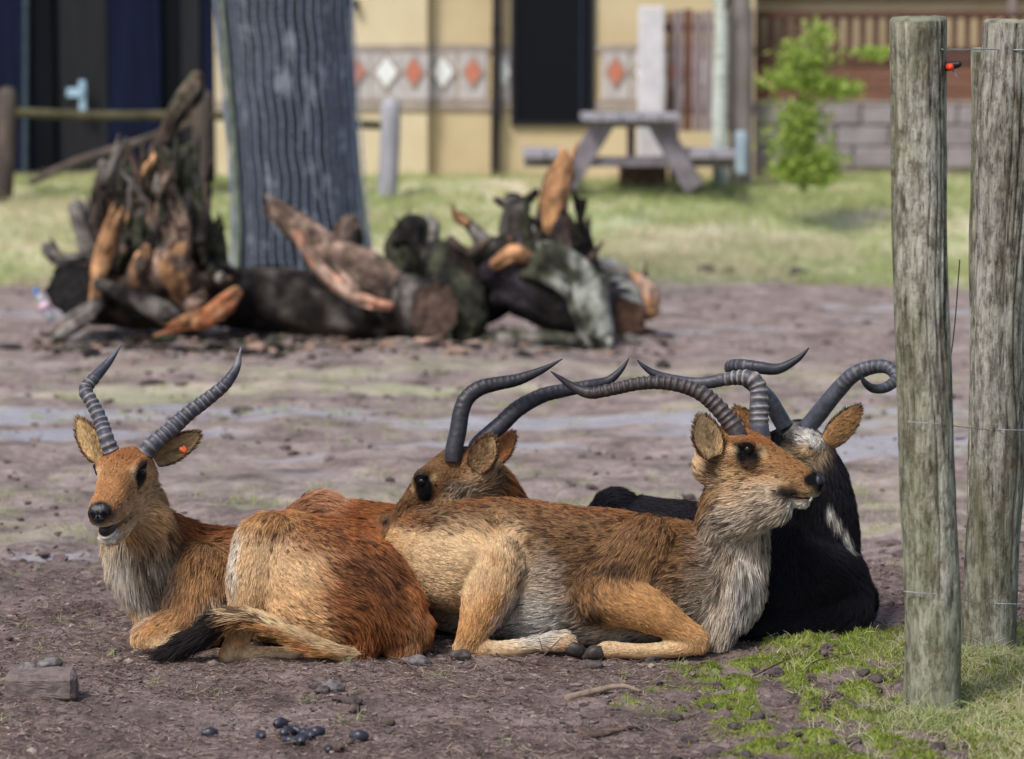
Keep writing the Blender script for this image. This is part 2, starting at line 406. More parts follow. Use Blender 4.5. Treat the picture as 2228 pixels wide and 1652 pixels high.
class Head:
    """canonical skull frame: x to the nose, y to the animal's left, z to the top of the face"""
    S = 1.22
    def __init__(s, an, O, f, up=(0, 0, 1), roll=0.0, S=None):
        s.an = an; s.O = np.asarray(O, float); s.f = unit(f)
        if S: s.S = S
        l = unit(np.cross(np.asarray(up, float), s.f)); u = np.cross(s.f, l)
        s.l = l * math.cos(roll) + u * math.sin(roll); s.u = np.cross(s.f, s.l)
    def at(s, x, y, z): return s.O + s.S * (x * s.f + y * s.l + z * s.u)
    def loft(s, rows, **k):
        rows = np.array(rows)
        s.an.prim([s.at(r[0], r[1], r[2]) for r in rows], rows[:, 3] * s.S, rows[:, 4] * s.S, ref=s.u, **k)
    def build(s, top=FACE, side=TAN, mouth=0.0, lf=.010, chin=CREAM, back=1.0, tick=.03):
        an = s.an
        s.loft([(.240, 0, -.027, .032, .029), (.205, 0, -.020, .039, .034), (.155, 0, -.007, .042, .039), (.105, 0, .003, .048, .046),
                (.055, 0, .006, .055, .053), (.005 + .02 * (1 - back), 0, .000, .055, .056), (-.045 + .06 * (1 - back), 0, -.016, .042, .045)], ct=top, cb=side, L=lf, n=22, tick=tick)
        j = mouth
        s.loft([(.232 - j * .5, 0, -.064 - j, .024, .016), (.185, 0, -.068 - j * .75, .031, .022), (.125, 0, -.064 - j * .4, .038, .034), (.065, 0, -.054, .047, .05),
                (.01, 0, -.042, .048, .055), (-.05 + .06 * (1 - back), 0, -.035, .045, .05)], ct=side, cb=chin, L=lf * 1.5, tick=tick)
        for e in (-1, 1):   # brow ridge, lips
            s.loft([(.105, e * .036, .030, .012, .012), (.075, e * .048, .037, .014, .013), (.04, e * .044, .036, .012, .012)], ct=top, L=lf)
            s.loft([(.228, e * .020, -.040, .017, .016), (.185, e * .025, -.041, .018, .016), (.14, e * .03, -.040, .015, .014)], ct=side, L=lf * .8)
    def marks(s, eye=BLACK, tear=True):
        an = s.an
        for e in (-1, 1):
            an.spot(s.at(.084, e * .054, .016), np.array([.029, .029, .029]) * s.S, eye, .22, 1., .004, 0, .12)
            if tear: an.spot(s.at(.093, e * .053, .002), .028 * s.S, eye, .3, .97, .004, 0, .12)
            if tear: an.spot(s.at(.103, e * .051, -.014), .018 * s.S, eye, .3, .97, .004, 0, .12)
            an.spot(s.at(.112, e * .044, .034), .012 * s.S, CREAM * 1.05, .5, .5, .006)
            an.spot(s.at(.124, e * .045, .022), .010 * s.S, CREAM * 1.05, .5, .45, .006)
            an.spot(s.at(.050, e * .060, .014), .012 * s.S, CREAM * 1.05, .5, .5, .006)
        an.spot(s.at(.255, 0, -.018), .030 * s.S, BLACK, .25, 1, .0)
        an.spot(s.at(.240, 0, -.045), .022 * s.S, WHITE, .5, .85, .005)
        an.spot(s.at(.225, 0, -.078), .030 * s.S, WHITE, .5, .85, .008)
    def eyes(s):
        for e in (-1, 1):
            V, F, *_ = tube([s.at(.082, e * .036, .024), s.at(.084, e * .0505, .023)], [.0135 * s.S, .0105 * s.S], ref=s.u, n=16, m=3)
            s.an.part('eye', MB().add(V, F), M_EYE)
            # upper lid with a lash ridge
            P = [s.at(.062, e * .0545, .024), s.at(.074, e * .061, .036), s.at(.090, e * .058, .037), s.at(.104, e * .049, .026)]
            V, F, *_ = tube(P, [.003, .0045, .0045, .002], n=8, m=4); s.an.part('eyelid', MB().add(V, F, BLACK * 1.5), M_SKIN)
    def nose(s):
        n, m = 28, 16; V = []
        for i in range(m + 1):
            for k in range(n):
                th, ph = k / n * 2 * math.pi, i / m * math.pi
                y, z, x = math.sin(ph) * math.cos(th), math.sin(ph) * math.sin(th), math.cos(ph)
                wid = .024 * (1 - .38 * max(0, -z)) ; q = np.array([x * .013, y * wid, z * .0205 + (.004 if abs(y) > .4 and z > 0 else 0)])
                for e in (-1, 1):     # nostrils
                    dd = math.hypot((q[1] - e * .0135) / .0062, (q[2] - .001 + .25 * abs(q[1])) / .0048)
                    if q[0] > 0 or abs(y) > .7: q[0] -= .011 * math.exp(-dd * dd)
                if abs(y) < .12 and z < .3: q[0] -= .0035
                V.append(s.at(.2575 + q[0] - .006 * z, q[1], -.018 + q[2]))
        F = [(i * n + k, i * n + (k + 1) % n, (i + 1) * n + (k + 1) % n, (i + 1) * n + k) for i in range(m) for k in range(n)]
        s.an.part('nose', MB().add(V, F), M_NOSE)

def make_ear(an, base, tip, face, W=.036, cin=CREAM, cout=TAN, cup=.6, seed=1, fill=True, dark=DKBR):
    """leaf-shaped cupped ear; face = direction the open side looks"""
    base, tip = np.asarray(base, float), np.asarray(tip, float); ax = tip - base; Ln = np.linalg.norm(ax); ax = ax / Ln
    fc = unit(np.asarray(face, float) - np.dot(face, ax) * ax); sd = np.cross(ax, fc)
    nu, nv_ = 18, 13; U = np.linspace(0, 1, nu); Vv = np.linspace(-1, 1, nv_)
    wid = W * np.maximum(.04, np.sin(np.pi * np.clip(.16 + .84 * U, 0, 1)) ** .62); wid[0] = W * .55
    X = base[None, None] + ax * (U * Ln)[:, None, None] + sd * (wid[:, None] * np.sin(Vv * 1.25)[None] / np.sin(1.25))[:, :, None] \
        - fc * (wid[:, None] * cup * np.cos(Vv * 1.35)[None] * (1 - .55 * U[:, None]))[:, :, None]
    thick = .0045; N = fc[None, None] * np.ones((nu, nv_, 1)) - sd * (np.sin(Vv)[None, :] * .7 * np.ones((nu, 1)))[:, :, None]
    N /= np.linalg.norm(N, axis=2)[:, :, None]
    inner, outer = X + N * thick * .5, X - N * thick
    V = np.concatenate([inner.reshape(-1, 3), outer.reshape(-1, 3)]); k = nu * nv_; F = []
    for i in range(nu - 1):
        for j in range(nv_ - 1):
            a, b, c, d = i * nv_ + j, i * nv_ + j + 1, (i + 1) * nv_ + j + 1, (i + 1) * nv_ + j
            F += [(a, b, c, d), (k + a, k + d, k + c, k + b)]
        a, d = i * nv_, (i + 1) * nv_; F.append((a, d, k + d, k + a)); a, d = a + nv_ - 1, d + nv_ - 1; F.append((a, k + a, k + d, d))
    for j in range(nv_ - 1):
        F.append((j, k + j, k + j + 1, j + 1)); q = (nu - 1) * nv_ + j; F.append((q, q + 1, k + q + 1, k + q))
    edge = np.maximum(np.abs(Vv)[None] * np.ones((nu, 1)), (U[:, None] ** 3) * np.ones((1, nv_)))
    ci = cin[None, None] * np.ones((nu, nv_, 1)); cen = np.exp(-((Vv[None] - .1) / .33) ** 2) * np.exp(-((U[:, None] - .35) / .3) ** 2)
    ci = ci * (1 - .45 * cen[:, :, None]) + dark * .45 * cen[:, :, None]
    rim = smooth(.86, 1.0, edge)[:, :, None]
    ci = ci * (1 - rim) + dark * rim; co_ = cout[None, None] * (1 - rim) + dark * rim
    Cc = np.concatenate([ci.reshape(-1, 3), co_.reshape(-1, 3) * np.ones((k, 3))])
    o = an.part('ear', MB().add(V, F, Cc * .85), M_SKIN)
    # short hair on both faces
    tri = np.array([t for f in F for t in ((f[0], f[1], f[2]), (f[0], f[2], f[3]))])
    NN = np.concatenate([N.reshape(-1, 3), -N.reshape(-1, 3)])
    TT = np.tile(ax, (len(V), 1)) + .25 * np.sign(np.tile(np.repeat(Vv[None], nu, 0).reshape(-1, 1), (2, 1))) * sd
    A = np.column_stack([Cc, TT, np.full(len(V), .011), np.zeros(len(V))])
    A[:k, 6] = .016
    fur_on(V, tri, NN, A, 3200, o, an.base, .35, .3, .0006, seed, None, 5, 10, .4)
    return o

def make_horn(an, pts, rad, ridges=(0.03, .78, 20), depth=.10, dark=srgb(46, 44, 50), light=srgb(150, 140, 132), ref=(0, -1, 0), seed=0, tipc=srgb(40, 42, 52), crest=.6):
    """ringed horn along a 3-D path; ridges=(start, end, number) as fractions of the length"""
    P = crom(np.column_stack([np.asarray(pts, float), np.asarray(rad, float)]), 26)
    L = np.concatenate([[0], np.cumsum(np.linalg.norm(np.diff(P[:, :3], axis=0), axis=1))]); T = L / L[-1]
    t = np.linspace(0, 1, 230); Q = np.column_stack([np.interp(t, T, P[:, q]) for q in range(4)])
    g = np.random.default_rng(seed)
    a, b, nr = ridges; ph = (t - a) / (b - a) * nr; ph = ph + .12 * np.sin(ph * 1.7 + seed)
    on = smooth(a - .02, a + .02, t) * (1 - smooth(b - .14, b + .03, t))
    saw = np.mod(ph, 1.0); ridge = np.where(saw < .62, (saw / .62) ** 1.6, ((1 - saw) / .38)) * on
    Pn = Q[:, :3]; Tn = np.gradient(Pn, axis=0); Tn /= np.linalg.norm(Tn, axis=1)[:, None]
    ref = unit(ref); B = ref[None] - (Tn @ ref)[:, None] * Tn; B /= np.linalg.norm(B, axis=1)[:, None] + 1e-9; S = np.cross(Tn, B)
    n = 22; th = np.arange(n) / n * 2 * math.pi
    front = .35 + .65 * smooth(-.6, .5, np.cos(th))
    r = Q[:, 3][:, None] * (1 + depth * (ridge[:, None] * front[None] - .3 * on[:, None]) + .02 * vnoise(np.column_stack([np.repeat(t * 60, n), np.tile(th * 1.4, len(t))]), seed).reshape(-1, n))
    V = Pn[:, None] + (B[:, None] * np.cos(th)[None, :, None] + .92 * S[:, None] * np.sin(th)[None, :, None]) * r[:, :, None]
    i = np.arange(len(t) - 1)[:, None] * n; j = np.arange(n)[None]; k = (j + 1) % n
    F = np.stack([i + j, i + k, i + n + k, i + n + j], -1).reshape(-1, 4).tolist(); F += [list(range(n))[::-1], [(len(t) - 1) * n + q for q in range(n)]]
    w = (ridge[:, None] * front[None]); w = smooth(.35, 1.0, w)
    base_c = dark[None, None] * (1 + .5 * (1 - smooth(0, .5, t)))[:, None, None] * np.ones((1, n, 1)); tp = smooth(.8, .95, t)[:, None, None]
    C = base_c * (1 - w[:, :, None] * crest) + light * w[:, :, None] * crest; C = C * (1 - tp) + tipc * tp
    return an.part('horn', MB().add(V.reshape(-1, 3), F, C.reshape(-1, 3)), M_HORN)

def make_hoof(an, a, b, w=.024, material=None):
    """cloven hoof: two claws side by side from a (coronet) to b (tip)"""
    a, b = np.asarray(a, float), np.asarray(b, float); ax = unit(b - a); sd = unit(np.cross(ax, (0, 0, 1))); up = np.cross(sd, ax)
    for e in (-1, 1):
        P = [a + sd * e * w * .45 - up * .002, (a * .5 + b * .5) + sd * e * w * .52, b + sd * e * w * .3 - up * w * .35]
        V, F, *_ = tube(P, [w * .5, w * .52, w * .16], [w * .78, w * .72, w * .2], ref=up, n=12, m=4)
        an.part('hoof', MB().add(V, F), material or M_HOOF)
def W(rows):
    """rows of (px, py, Y, ...) -> world points"""
    return np.array([px(r[0], r[1], r[2]) for r in rows])
def C3(rows, i=3): return np.array([r[i] for r in rows])
FUR = 1.0

# ================================================================ antelope C: facing right, in front, side view
gC = px(1250, 1400, 8.25); gC[2] = 0
C = Animal('antelope', gC, 'tan antelope lying in profile before the black one, chin raised, near foreleg folded under', 'antelope', 'antelopes resting on the ground')
rows = [(1590, 1290, 8.18, .10, .12), (1520, 1272, 8.2, .15, .165), (1430, 1262, 8.22, .175, .185), (1340, 1262, 8.25, .20, .205), (1220, 1256, 8.30, .215, .212),
        (1100, 1242, 8.35, .20, .215), (1000, 1238, 8.40, .18, .20), (905, 1245, 8.46, .14, .155), (850, 1258, 8.5, .10, .11)]
C.prim(W(rows), C3(rows), C3(rows, 4), ct=UMBER, cb=GREY, L=.021, tick=.2)
rows = [(1606, 1020, 8.17, .062, .075), (1597, 1090, 8.18, .075, .090), (1590, 1180, 8.18, .085, .108), (1572, 1260, 8.19, .10, .122), (1535, 1330, 8.19, .09, .11)]
C.prim(W(rows), C3(rows), C3(rows, 4), ref=(-1, 0, .2), ct=UMBER, cb=GREY, L=.034, tick=.22)
rows = [(1600, 1250, 8.14, .07, .07), (1585, 1320, 8.12, .06, .06), (1556, 1385, 8.08, .04, .045)]
C.prim(W(rows), C3(rows), C3(rows, 4), ref=(1, 0, 0), ct=GREY, L=.045, tick=.12)
rows = [(930, 1195, 8.33, .13), (1005, 1220, 8.25, .155), (1075, 1245, 8.19, .115), (1085, 1285, 8.15, .07)]
C.prim(W(rows), C3(rows), ct=TAN, L=.015)
rows = [(1085, 1235, 8.17, .10), (1056, 1310, 8.11, .070), (1032, 1370, 8.07, .045), (1016, 1408, 8.06, .037)]
C.prim(W(rows), C3(rows), ct=ORANGE, L=.014, ref=(1, 0, 0))
rows = [(1010, 1412, 8.06, .033), (1100, 1414, 8.05, .0245), (1175, 1402, 8.04, .0235), (1222, 1397, 8.03, .028), (1242, 1404, 8.03, .022)]
C.prim(W(rows), C3(rows), ct=CREAM, cb=TAN, L=.009)
rows = [(1405, 1185, 8.14, .09), (1345, 1270, 8.08, .088), (1325, 1300, 8.06, .080)]
C.prim(W(rows), C3(rows), ct=UMBER, cb=ORANGE, L=.025, tick=.15)
rows = [(1318, 1298, 8.05, .078), (1395, 1322, 8.02, .066), (1470, 1362, 8.0, .043), (1516, 1390, 7.99, .034)]
C.prim(W(rows), C3(rows), ct=ORANGE, L=.014)
rows = [(1518, 1400, 7.99, .031), (1450, 1414, 7.99, .0225), (1375, 1417, 7.99, .0215), (1322, 1414, 8.0, .026), (1306, 1416, 8.0, .02)]
C.prim(W(rows), C3(rows), ct=CREAM, cb=TAN, L=.008)
rows = [(1480, 1330, 8.36, .06), (1540, 1385, 8.3, .035), (1420, 1400, 8.25, .025), (1330, 1402, 8.2, .022)]   # far foreleg folded underneath
C.prim(W(rows), C3(rows), ct=ORANGE, L=.01)
rows = [(1150, 1300, 8.5, .09), (1080, 1370, 8.45, .04), (1120, 1395, 8.3, .028), (1180, 1400, 8.22, .026)]
C.prim(W(rows), C3(rows), ct=TAN, L=.01)
hC = Head(C, px(1562, 972, 8.17), (.915, -.335, -.225))
hC.build(top=FACE * .88, side=TAN * .9, mouth=.005, back=.15, tick=.05)
rows = [(1688, 1092, 8.07, .05, .058), (1650, 1098, 8.09, .066, .074), (1605, 1110, 8.12, .074, .085)]     # throat ruff
C.prim(W(rows), C3(rows), C3(rows, 4), ct=TAN, cb=GREY, L=.032, tick=.10, ref=(.3, 0, 1))
# coat markings
C.spot(px(985, 1215, 8.15), (.17, .2, .12), CREAM, .5, .75, .014, 0)
C.spot(px(1120, 1200, 8.14), (.05, .12, .11), CREAM, .6, .8, .018, .03)
C.spot(px(960, 1118, 8.3), (.19, .2, .035), DKBR * .8, .6, .7, .03, .5)
C.spot(px(1230, 1180, 8.1), (.13, .12, .12), UMBER * .72, .5, .75, .019, .5)
C.spot(px(1262, 1290, 8.1), (.06, .12, .1), UMBER * .75, .5, .7, .019, .4)
C.spot(px(1390, 1150, 8.12), (.16, .14, .06), UMBER * 1.05, .6, .6, .019, .35)
for x_, y_ in ((1000, 1092), (1080, 1080), (1170, 1088), (1270, 1098), (1360, 1112), (1430, 1130), (900, 1125)):
    C.spot(px(x_, y_, 8.33), (.07, .16, .020), RUST, .7, .5, .03, .2)
C.spot(px(1470, 1230, 8.08), (.05, .1, .14), UMBER, .5, .6, .025, .35)
C.spot(px(1160, 1345, 8.12), (.1, .14, .085), WHITE * .85, .5, .9, .035, .08)
C.spot(px(1180, 1260, 8.1), (.05, .1, .08), GREY, .6, .6, .019, .2)
C.spot(px(1575, 1260, 8.08), (.085, .1, .15), GREY, .6, .6, .036, .3)
C.spot(px(1625, 1300, 8.08), (.05, .1, .12), WHITE * .8, .5, .8, .045, .05)
C.spot(px(1560, 1160, 8.08), (.04, .1, .09), GREY * .8, .6, .75, .045, .45)
C.spot(px(1528, 1070, 8.1), (.035, .1, .06), UMBER, .5, .8, .035, .4)
C.spot(px(1345, 1240, 8.0), (.05, .08, .02), BLKBR, .5, .7, .02, .5)
C.spot(px(1290, 1345, 8.05), (.018, .08, .04), BLKBR, .5, .8)
C.spot(px(985, 1380, 8.2), (.05, .08, .03), CREAM, .5, .7)
hC.marks()
C.spot(hC.at(.238, -.026, -.014), .019, BLACK, .3, 1, .002)
C.spot(px(1650, 1080, 8.03), (.07, .08, .06), GREY, .6, .65, .026, .28)
C.spot(hC.at(.11, -.05, -.03), (.035, .05, .03), UMBER, .6, .55, .014, .25)
C.spot(px(1655, 950, 8.1), (.05, .08, .025), RUST * 1.05, .6, .7, .011, .1)
C.spot(px(1712, 1072, 8.05), (.028, .06, .022), BLKBR, .5, .85, .008)
C.spot(hC.at(.20, -.038, -.052), (.05, .05, .012), BLKBR, .4, .95, .005)
C.spot(hC.at(.21, -.035, -.034), (.028, .04, .015), DKBR, .6, .6, .006)
C.spot(px(1555, 1020, 8.1), (.025, .08, .04), DKBR, .5, .8, .02, .3)
C.spot(px(1738, 1100, 8.05), (.035, .06, .016), WHITE, .5, .7, .016)
C.body(seed=3)
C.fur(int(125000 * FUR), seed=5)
hC.eyes(); hC.nose()
V_, F_, *_ = tube([hC.at(.250, -.004, -.054), hC.at(.215, -.030, -.057), hC.at(.165, -.038, -.058)], [.006, .0065, .004], n=8, m=4); C.part('mouth', MB().add(V_, F_), M_MOUTH)
for k in range(3):
    V_, F_, *_ = tube([hC.at(.248, -.004 - .007 * k, -.060), hC.at(.250, -.004 - .007 * k, -.052)], [.0032, .0026], n=8, m=2); C.part('tooth', MB().add(V_, F_), M_TOOTH)
make_ear(C, px(1556, 995, 8.08), px(1524, 904, 8.06), (.15, -.95, .1), .042, CREAM, TAN, seed=21)
make_ear(C, px(1625, 985, 8.25), px(1600, 905, 8.3), (.5, -.6, .3), .03, TAN, srgb(170, 120, 74), seed=22)
rows = [(1606, 955, 8.11, .028), (1600, 936, 8.11, .0275), (1572, 899, 8.12, .026), (1539, 866, 8.13, .0245), (1505, 847, 8.14, .022), (1463, 836, 8.15, .0208), (1421, 833, 8.16, .020), (1380, 837, 8.17, .0195),
        (1336, 847, 8.18, .0185), (1284, 856, 8.19, .0165), (1247, 842, 8.2, .0125), (1219, 823, 8.2, .0072), (1198, 808, 8.2, .0015)]
make_horn(C, W(rows), C3(rows), (.05, .84, 27), .24, crest=.2, seed=3, dark=srgb(58, 52, 54), ref=(.3, -.5, .9))
rows = [(1654, 948, 8.18, .030), (1652, 928, 8.18, .0295), (1651, 884, 8.19, .0285), (1650, 848, 8.2, .027), (1637, 826, 8.21, .0255), (1610, 822, 8.23, .0235), (1575, 826, 8.25, .021), (1539, 833, 8.26, .0195),
        (1500, 833, 8.27, .018), (1455, 824, 8.28, .0155), (1422, 812, 8.28, .0115), (1400, 797, 8.28, .007), (1386, 783, 8.28, .0015)]
make_horn(C, W(rows), C3(rows), (.06, .56, 13), .15, crest=.7, light=srgb(172, 162, 154), seed=4, ref=(.5, -.8, .3), dark=srgb(70, 70, 78))
make_hoof(C, px(1240, 1406, 8.03), px(1276, 1420, 8.02), .026)
make_hoof(C, px(1308, 1416, 8.0), px(1268, 1424, 8.0), .024)
make_hoof(C, px(1332, 1400, 8.18), px(1300, 1392, 8.16), .022)

# ================================================================ antelope A: left, face to the camera, rump to the right
gA = px(560, 1410, 8.2); gA[2] = 0
A_ = Animal('antelope', gA, 'rust antelope with its mouth open and dark-tufted tail curled round its haunch', 'antelope', 'antelopes resting on the ground')
rows = [(335, 1295, 8.27, .08, .09), (380, 1272, 8.31, .115, .135), (450, 1272, 8.35, .15, .157), (530, 1276, 8.36, .175, .166), (610, 1268, 8.32, .18, .212),
        (700, 1284, 8.24, .165, .208), (790, 1315, 8.15, .15, .195), (848, 1345, 8.10, .115, .135), (876, 1372, 8.07, .085, .09)]
A_.prim(W(rows), C3(rows), C3(rows, 4), ct=RUST, cb=TAN, L=.024, tick=.08)
rows = [(615, 1235, 8.2, .135), (690, 1285, 8.12, .175), (780, 1325, 8.06, .15), (852, 1368, 8.03, .095), (872, 1398, 8.02, .062)]
A_.prim(W(rows), C3(rows), ct=TAN, L=.020, tick=.04)
rows = [(870, 1310, 8.06, .055), (880, 1370, 8.03, .052), (868, 1415, 8.01, .045)]      # buttock tuft
A_.prim(W(rows), C3(rows), ct=RUST, L=.045, ref=(1, 0, 0))
rows = [(815, 1290, 8.03, .07), (800, 1370, 7.99, .06), (790, 1410, 7.98, .045)]
A_.prim(W(rows), C3(rows), ct=RUST, L=.045, ref=(1, 0, 0))
rows = [(585, 1190, 8.17, .10), (556, 1270, 8.09, .080), (538, 1330, 8.05, .052), (522, 1375, 8.02, .036)]
A_.prim(W(rows), C3(rows), ct=ORANGE, L=.02, ref=(-1, 0, 0))
rows = [(528, 1365, 8.02, .030), (512, 1402, 7.99, .030), (494, 1428, 7.98, .026)]
A_.prim(W(rows), C3(rows), ct=ORANGE, cb=CREAM, L=.009)
rows = [(505, 1420, 7.99, .026), (560, 1424, 8.0, .024), (640, 1426, 8.02, .024)]
A_.prim(W(rows), C3(rows), ct=CREAM, L=.009)
rows = [(299, 1085, 8.2, .075, .075), (303, 1150, 8.22, .085, .10), (322, 1220, 8.24, .095, .115), (342, 1285, 8.26, .09, .10), (348, 1340, 8.24, .06, .07)]
A_.prim(W(rows), C3(rows), C3(rows, 4), ref=(1, 0, .3), ct=UMBER, cb=CREAM, L=.045, tick=.14)
rows = [(300, 1130, 8.22, .06), (365, 1170, 8.3, .075), (430, 1205, 8.35, .085), (500, 1225, 8.37, .1)]     # crest of the neck into the withers
A_.prim(W(rows), C3(rows), ct=RUST, cb=UMBER, L=.035, tick=.1)
rows = [(440, 1255, 8.22, .10), (425, 1320, 8.16, .09), (430, 1355, 8.14, .08)]
A_.prim(W(rows), C3(rows), ct=UMBER * 1.15, cb=TAN, L=.03, tick=.05)
rows = [(425, 1350, 8.14, .074), (370, 1368, 8.11, .058), (322, 1383, 8.09, .041), (308, 1390, 8.08, .034)]
A_.prim(W(rows), C3(rows), ct=ORANGE, cb=TAN, L=.014)
rows = [(308, 1394, 8.08, .030), (350, 1402, 8.07, .024), (385, 1398, 8.06, .024), (402, 1394, 8.05, .02)]
A_.prim(W(rows), C3(rows), ct=CREAM, L=.008)
hA = Head(A_, px(287, 1020, 8.18), (-.17, -.95, -.20), roll=R(3))
hA.build(top=FACE * 1.05, side=TAN, mouth=.03)
rows = [(292, 1120, 8.12, .062), (322, 1140, 8.15, .066), (335, 1170, 8.19, .07)]
A_.prim(W(rows), C3(rows), ct=TAN, L=.03, tick=.05)
A_.spot(px(600, 1230, 8.05), (.15, .2, .16), CREAM * .97, .5, .8, .018, .04)
A_.spot(px(650, 1330, 8.0), (.16, .2, .12), TAN * 1.05, .6, .7, .020, .04)
A_.spot(px(512, 1215, 8.15), (.022, .2, .10), WHITE * .9, .6, .7, .03, .05)
A_.spot(px(800, 1290, 8.02), (.125, .3, .19), RUST * .88, .35, .95, .030, .30)
A_.spot(px(700, 1150, 8.15), (.14, .3, .05), RUST * .88, .6, .8, .028, .35)
A_.spot(px(770, 1240, 8.02), (.05, .15, .05), DKBR, .7, .5, .03, .6)
A_.spot(px(845, 1270, 8.02), (.045, .15, .10), DKBR, .7, .5, .032, .5)
A_.spot(px(600, 1120, 8.2), (.08, .2, .03), ORANGE, .6, .7, .034, .1)
A_.spot(px(440, 1210, 8.2), (.09, .15, .06), UMBER, .6, .6, .034, .15)
A_.spot(px(400, 1150, 8.2), (.035, .2, .06), RUST * .6, .6, .7, .034, .3)
A_.spot(px(455, 1260, 8.15), (.06, .15, .08), ORANGE, .6, .5, .03, .1)
A_.spot(px(480, 1330, 8.15), (.05, .15, .05), GREY, .6, .7, .035, .05)
A_.spot(px(255, 1260, 8.12), (.06, .15, .11), WHITE * .8, .5, .85, .05, .03)
A_.spot(px(300, 1310, 8.12), (.045, .15, .06), WHITE * .75, .5, .8, .045, .03)
A_.spot(px(330, 1240, 8.12), (.06, .15, .1), GREY * .75, .6, .7, .045, .3)
A_.spot(px(505, 1428, 7.97), (.025, .1, .03), CREAM, .5, .8)
hA.marks()
A_.spot(px(265, 1105, 8.0), (.022, .08, .05), UMBER * .8, .6, .6, .01, .1)
A_.spot(px(310, 1100, 8.05), (.05, .08, .05), TAN * 1.02, .6, .6, .024, .1)
A_.spot(px(268, 985, 8.1), (.06, .08, .03), RUST, .6, .6, .012, .1)
A_.body(seed=7)
A_.fur(int(125000 * FUR), seed=9)
hA.eyes(); hA.nose()
V_, F_, *_ = tube([hA.at(.232, -.001, -.068), hA.at(.2, 0, -.068), hA.at(.165, 0, -.062)], [.019, .023, .019], [.019, .016, .008], ref=hA.u, n=14, m=4); A_.part('mouth', MB().add(V_, F_), M_MOUTH)
V_, F_, *_ = tube([hA.at(.214, -.016, -.080), hA.at(.234, -.009, -.083), hA.at(.240, 0, -.084), hA.at(.234, .009, -.083), hA.at(.214, .016, -.080)], [.003, .0042, .0045, .0042, .003], n=8, m=4); A_.part('tooth', MB().add(V_, F_), M_TOOTH)
make_ear(A_, px(214, 1000, 8.2), px(170, 912, 8.24), (-.25, -.95, .1), .034, srgb(214, 186, 140), TAN, seed=31)
make_ear(A_, px(338, 1003, 8.2), px(434, 944, 8.24), (.25, -.95, .1), .033, srgb(206, 176, 132), TAN, seed=32)
V_, F_, *_ = tube([px(395, 978, 8.19), px(406, 985, 8.19), px(400, 972, 8.19)], [.007, .006, .003], n=8, m=3); A_.part('ear_tag', MB().add(V_, F_), mat_noise('orange_plastic', srgb(196, 84, 40), srgb(210, 104, 60), 30, .5))
rows = [(252, 1003, 8.17, .0265), (233, 960, 8.17, .0245), (219, 917, 8.2, .0225), (201, 878, 8.23, .021), (186, 849, 8.26, .0215), (205, 823, 8.29, .0190), (232, 793, 8.32, .0135), (250, 770, 8.33, .0075), (264, 750, 8.34, .0015)]
make_horn(A_, W(rows), C3(rows), (.05, .75, 15), .2, crest=.55, seed=5, ref=(.2, -.9, .3), dark=srgb(62, 64, 74), light=srgb(164, 156, 150), tipc=srgb(84, 88, 100))
rows = [(306, 1002, 8.17, .027), (330, 971, 8.17, .0265), (372, 935, 8.2, .0255), (408, 902, 8.22, .0235), (454, 867, 8.25, .0215), (490, 837, 8.27, .0185), (513, 803, 8.29, .0135), (521, 775, 8.3, .0075), (525, 755, 8.3, .0018)]
make_horn(A_, W(rows), C3(rows), (.04, .82, 17), .2, crest=.48, seed=6, ref=(-.3, -.7, .6), dark=srgb(58, 60, 70), light=srgb(150, 142, 138), tipc=srgb(120, 116, 124))
make_hoof(A_, px(400, 1396, 8.05), px(372, 1410, 8.02), .022, M_HOOFPALE)
# tail: bone with long hair
rows = [(800, 1432, 7.97, .024), (735, 1424, 7.94, .020), (668, 1398, 7.92, .018), (600, 1366, 7.92, .017), (540, 1346, 7.93, .018), (490, 1352, 7.93, .020), (440, 1378, 7.93, .018), (395, 1402, 7.93, .012), (365, 1416, 7.93, .005)]
V_, F_, T_, t_, a_ = tube(W(rows), C3(rows), n=14, m=8)
cc = np.where((t_ > .58)[:, None], BLKBR[None], np.where((a_ > .1)[:, None], CREAM[None] * 1.05, ORANGE[None]))
tail = A_.part('tail', MB().add(V_, F_, cc * .7), M_SKIN)
tri_ = np.array([t for f in F_ if len(f) == 4 for t in ((f[0], f[1], f[2]), (f[0], f[2], f[3]))])
cen_ = crom(W(rows), 8); nn = V_ - np.array([cen_[np.argmin(((cen_ - p) ** 2).sum(1))] for p in V_]); nn /= np.linalg.norm(nn, axis=1)[:, None] + 1e-9
AA = np.column_stack([cc, T_, np.where(t_ > .5, .060, .045), np.where((t_ > .4) & (t_ < .62), .4, .08)])
fur_on(V_, tri_, nn, AA, int(9000 * max(FUR, .1)), tail, A_.base, .22, .5, .0008, 77, None, 5, 20, .25)

# ================================================================ antelope B: behind the other two, head turned back to the left
gB = px(880, 1320, 8.75); gB[2] = 0
B_ = Animal('antelope', gB, 'brown antelope mostly hidden behind the rust and tan ones, head turned back over its side', 'antelope', 'antelopes resting on the ground')
rows = [(1075, 1262, 8.66, .13, .14), (1000, 1252, 8.68, .17, .19), (900, 1246, 8.7, .19, .20), (800, 1240, 8.72, .19, .207), (700, 1228, 8.75, .17, .195), (645, 1235, 8.75, .12, .13)]
B_.prim(W(rows), C3(rows), C3(rows, 4), ct=RUST, cb=TAN, L=.034, tick=.12)
rows = [(655, 1130, 8.72, .05), (700, 1112, 8.72, .062), (745, 1130, 8.72, .05)]
B_.prim(W(rows), C3(rows), ct=srgb(190, 140, 104), L=.03, tick=.1)
rows = [(1030, 1035, 8.53, .07), (1065, 1075, 8.55, .083), (1085, 1150, 8.6, .105), (1075, 1240, 8.65, .12)]
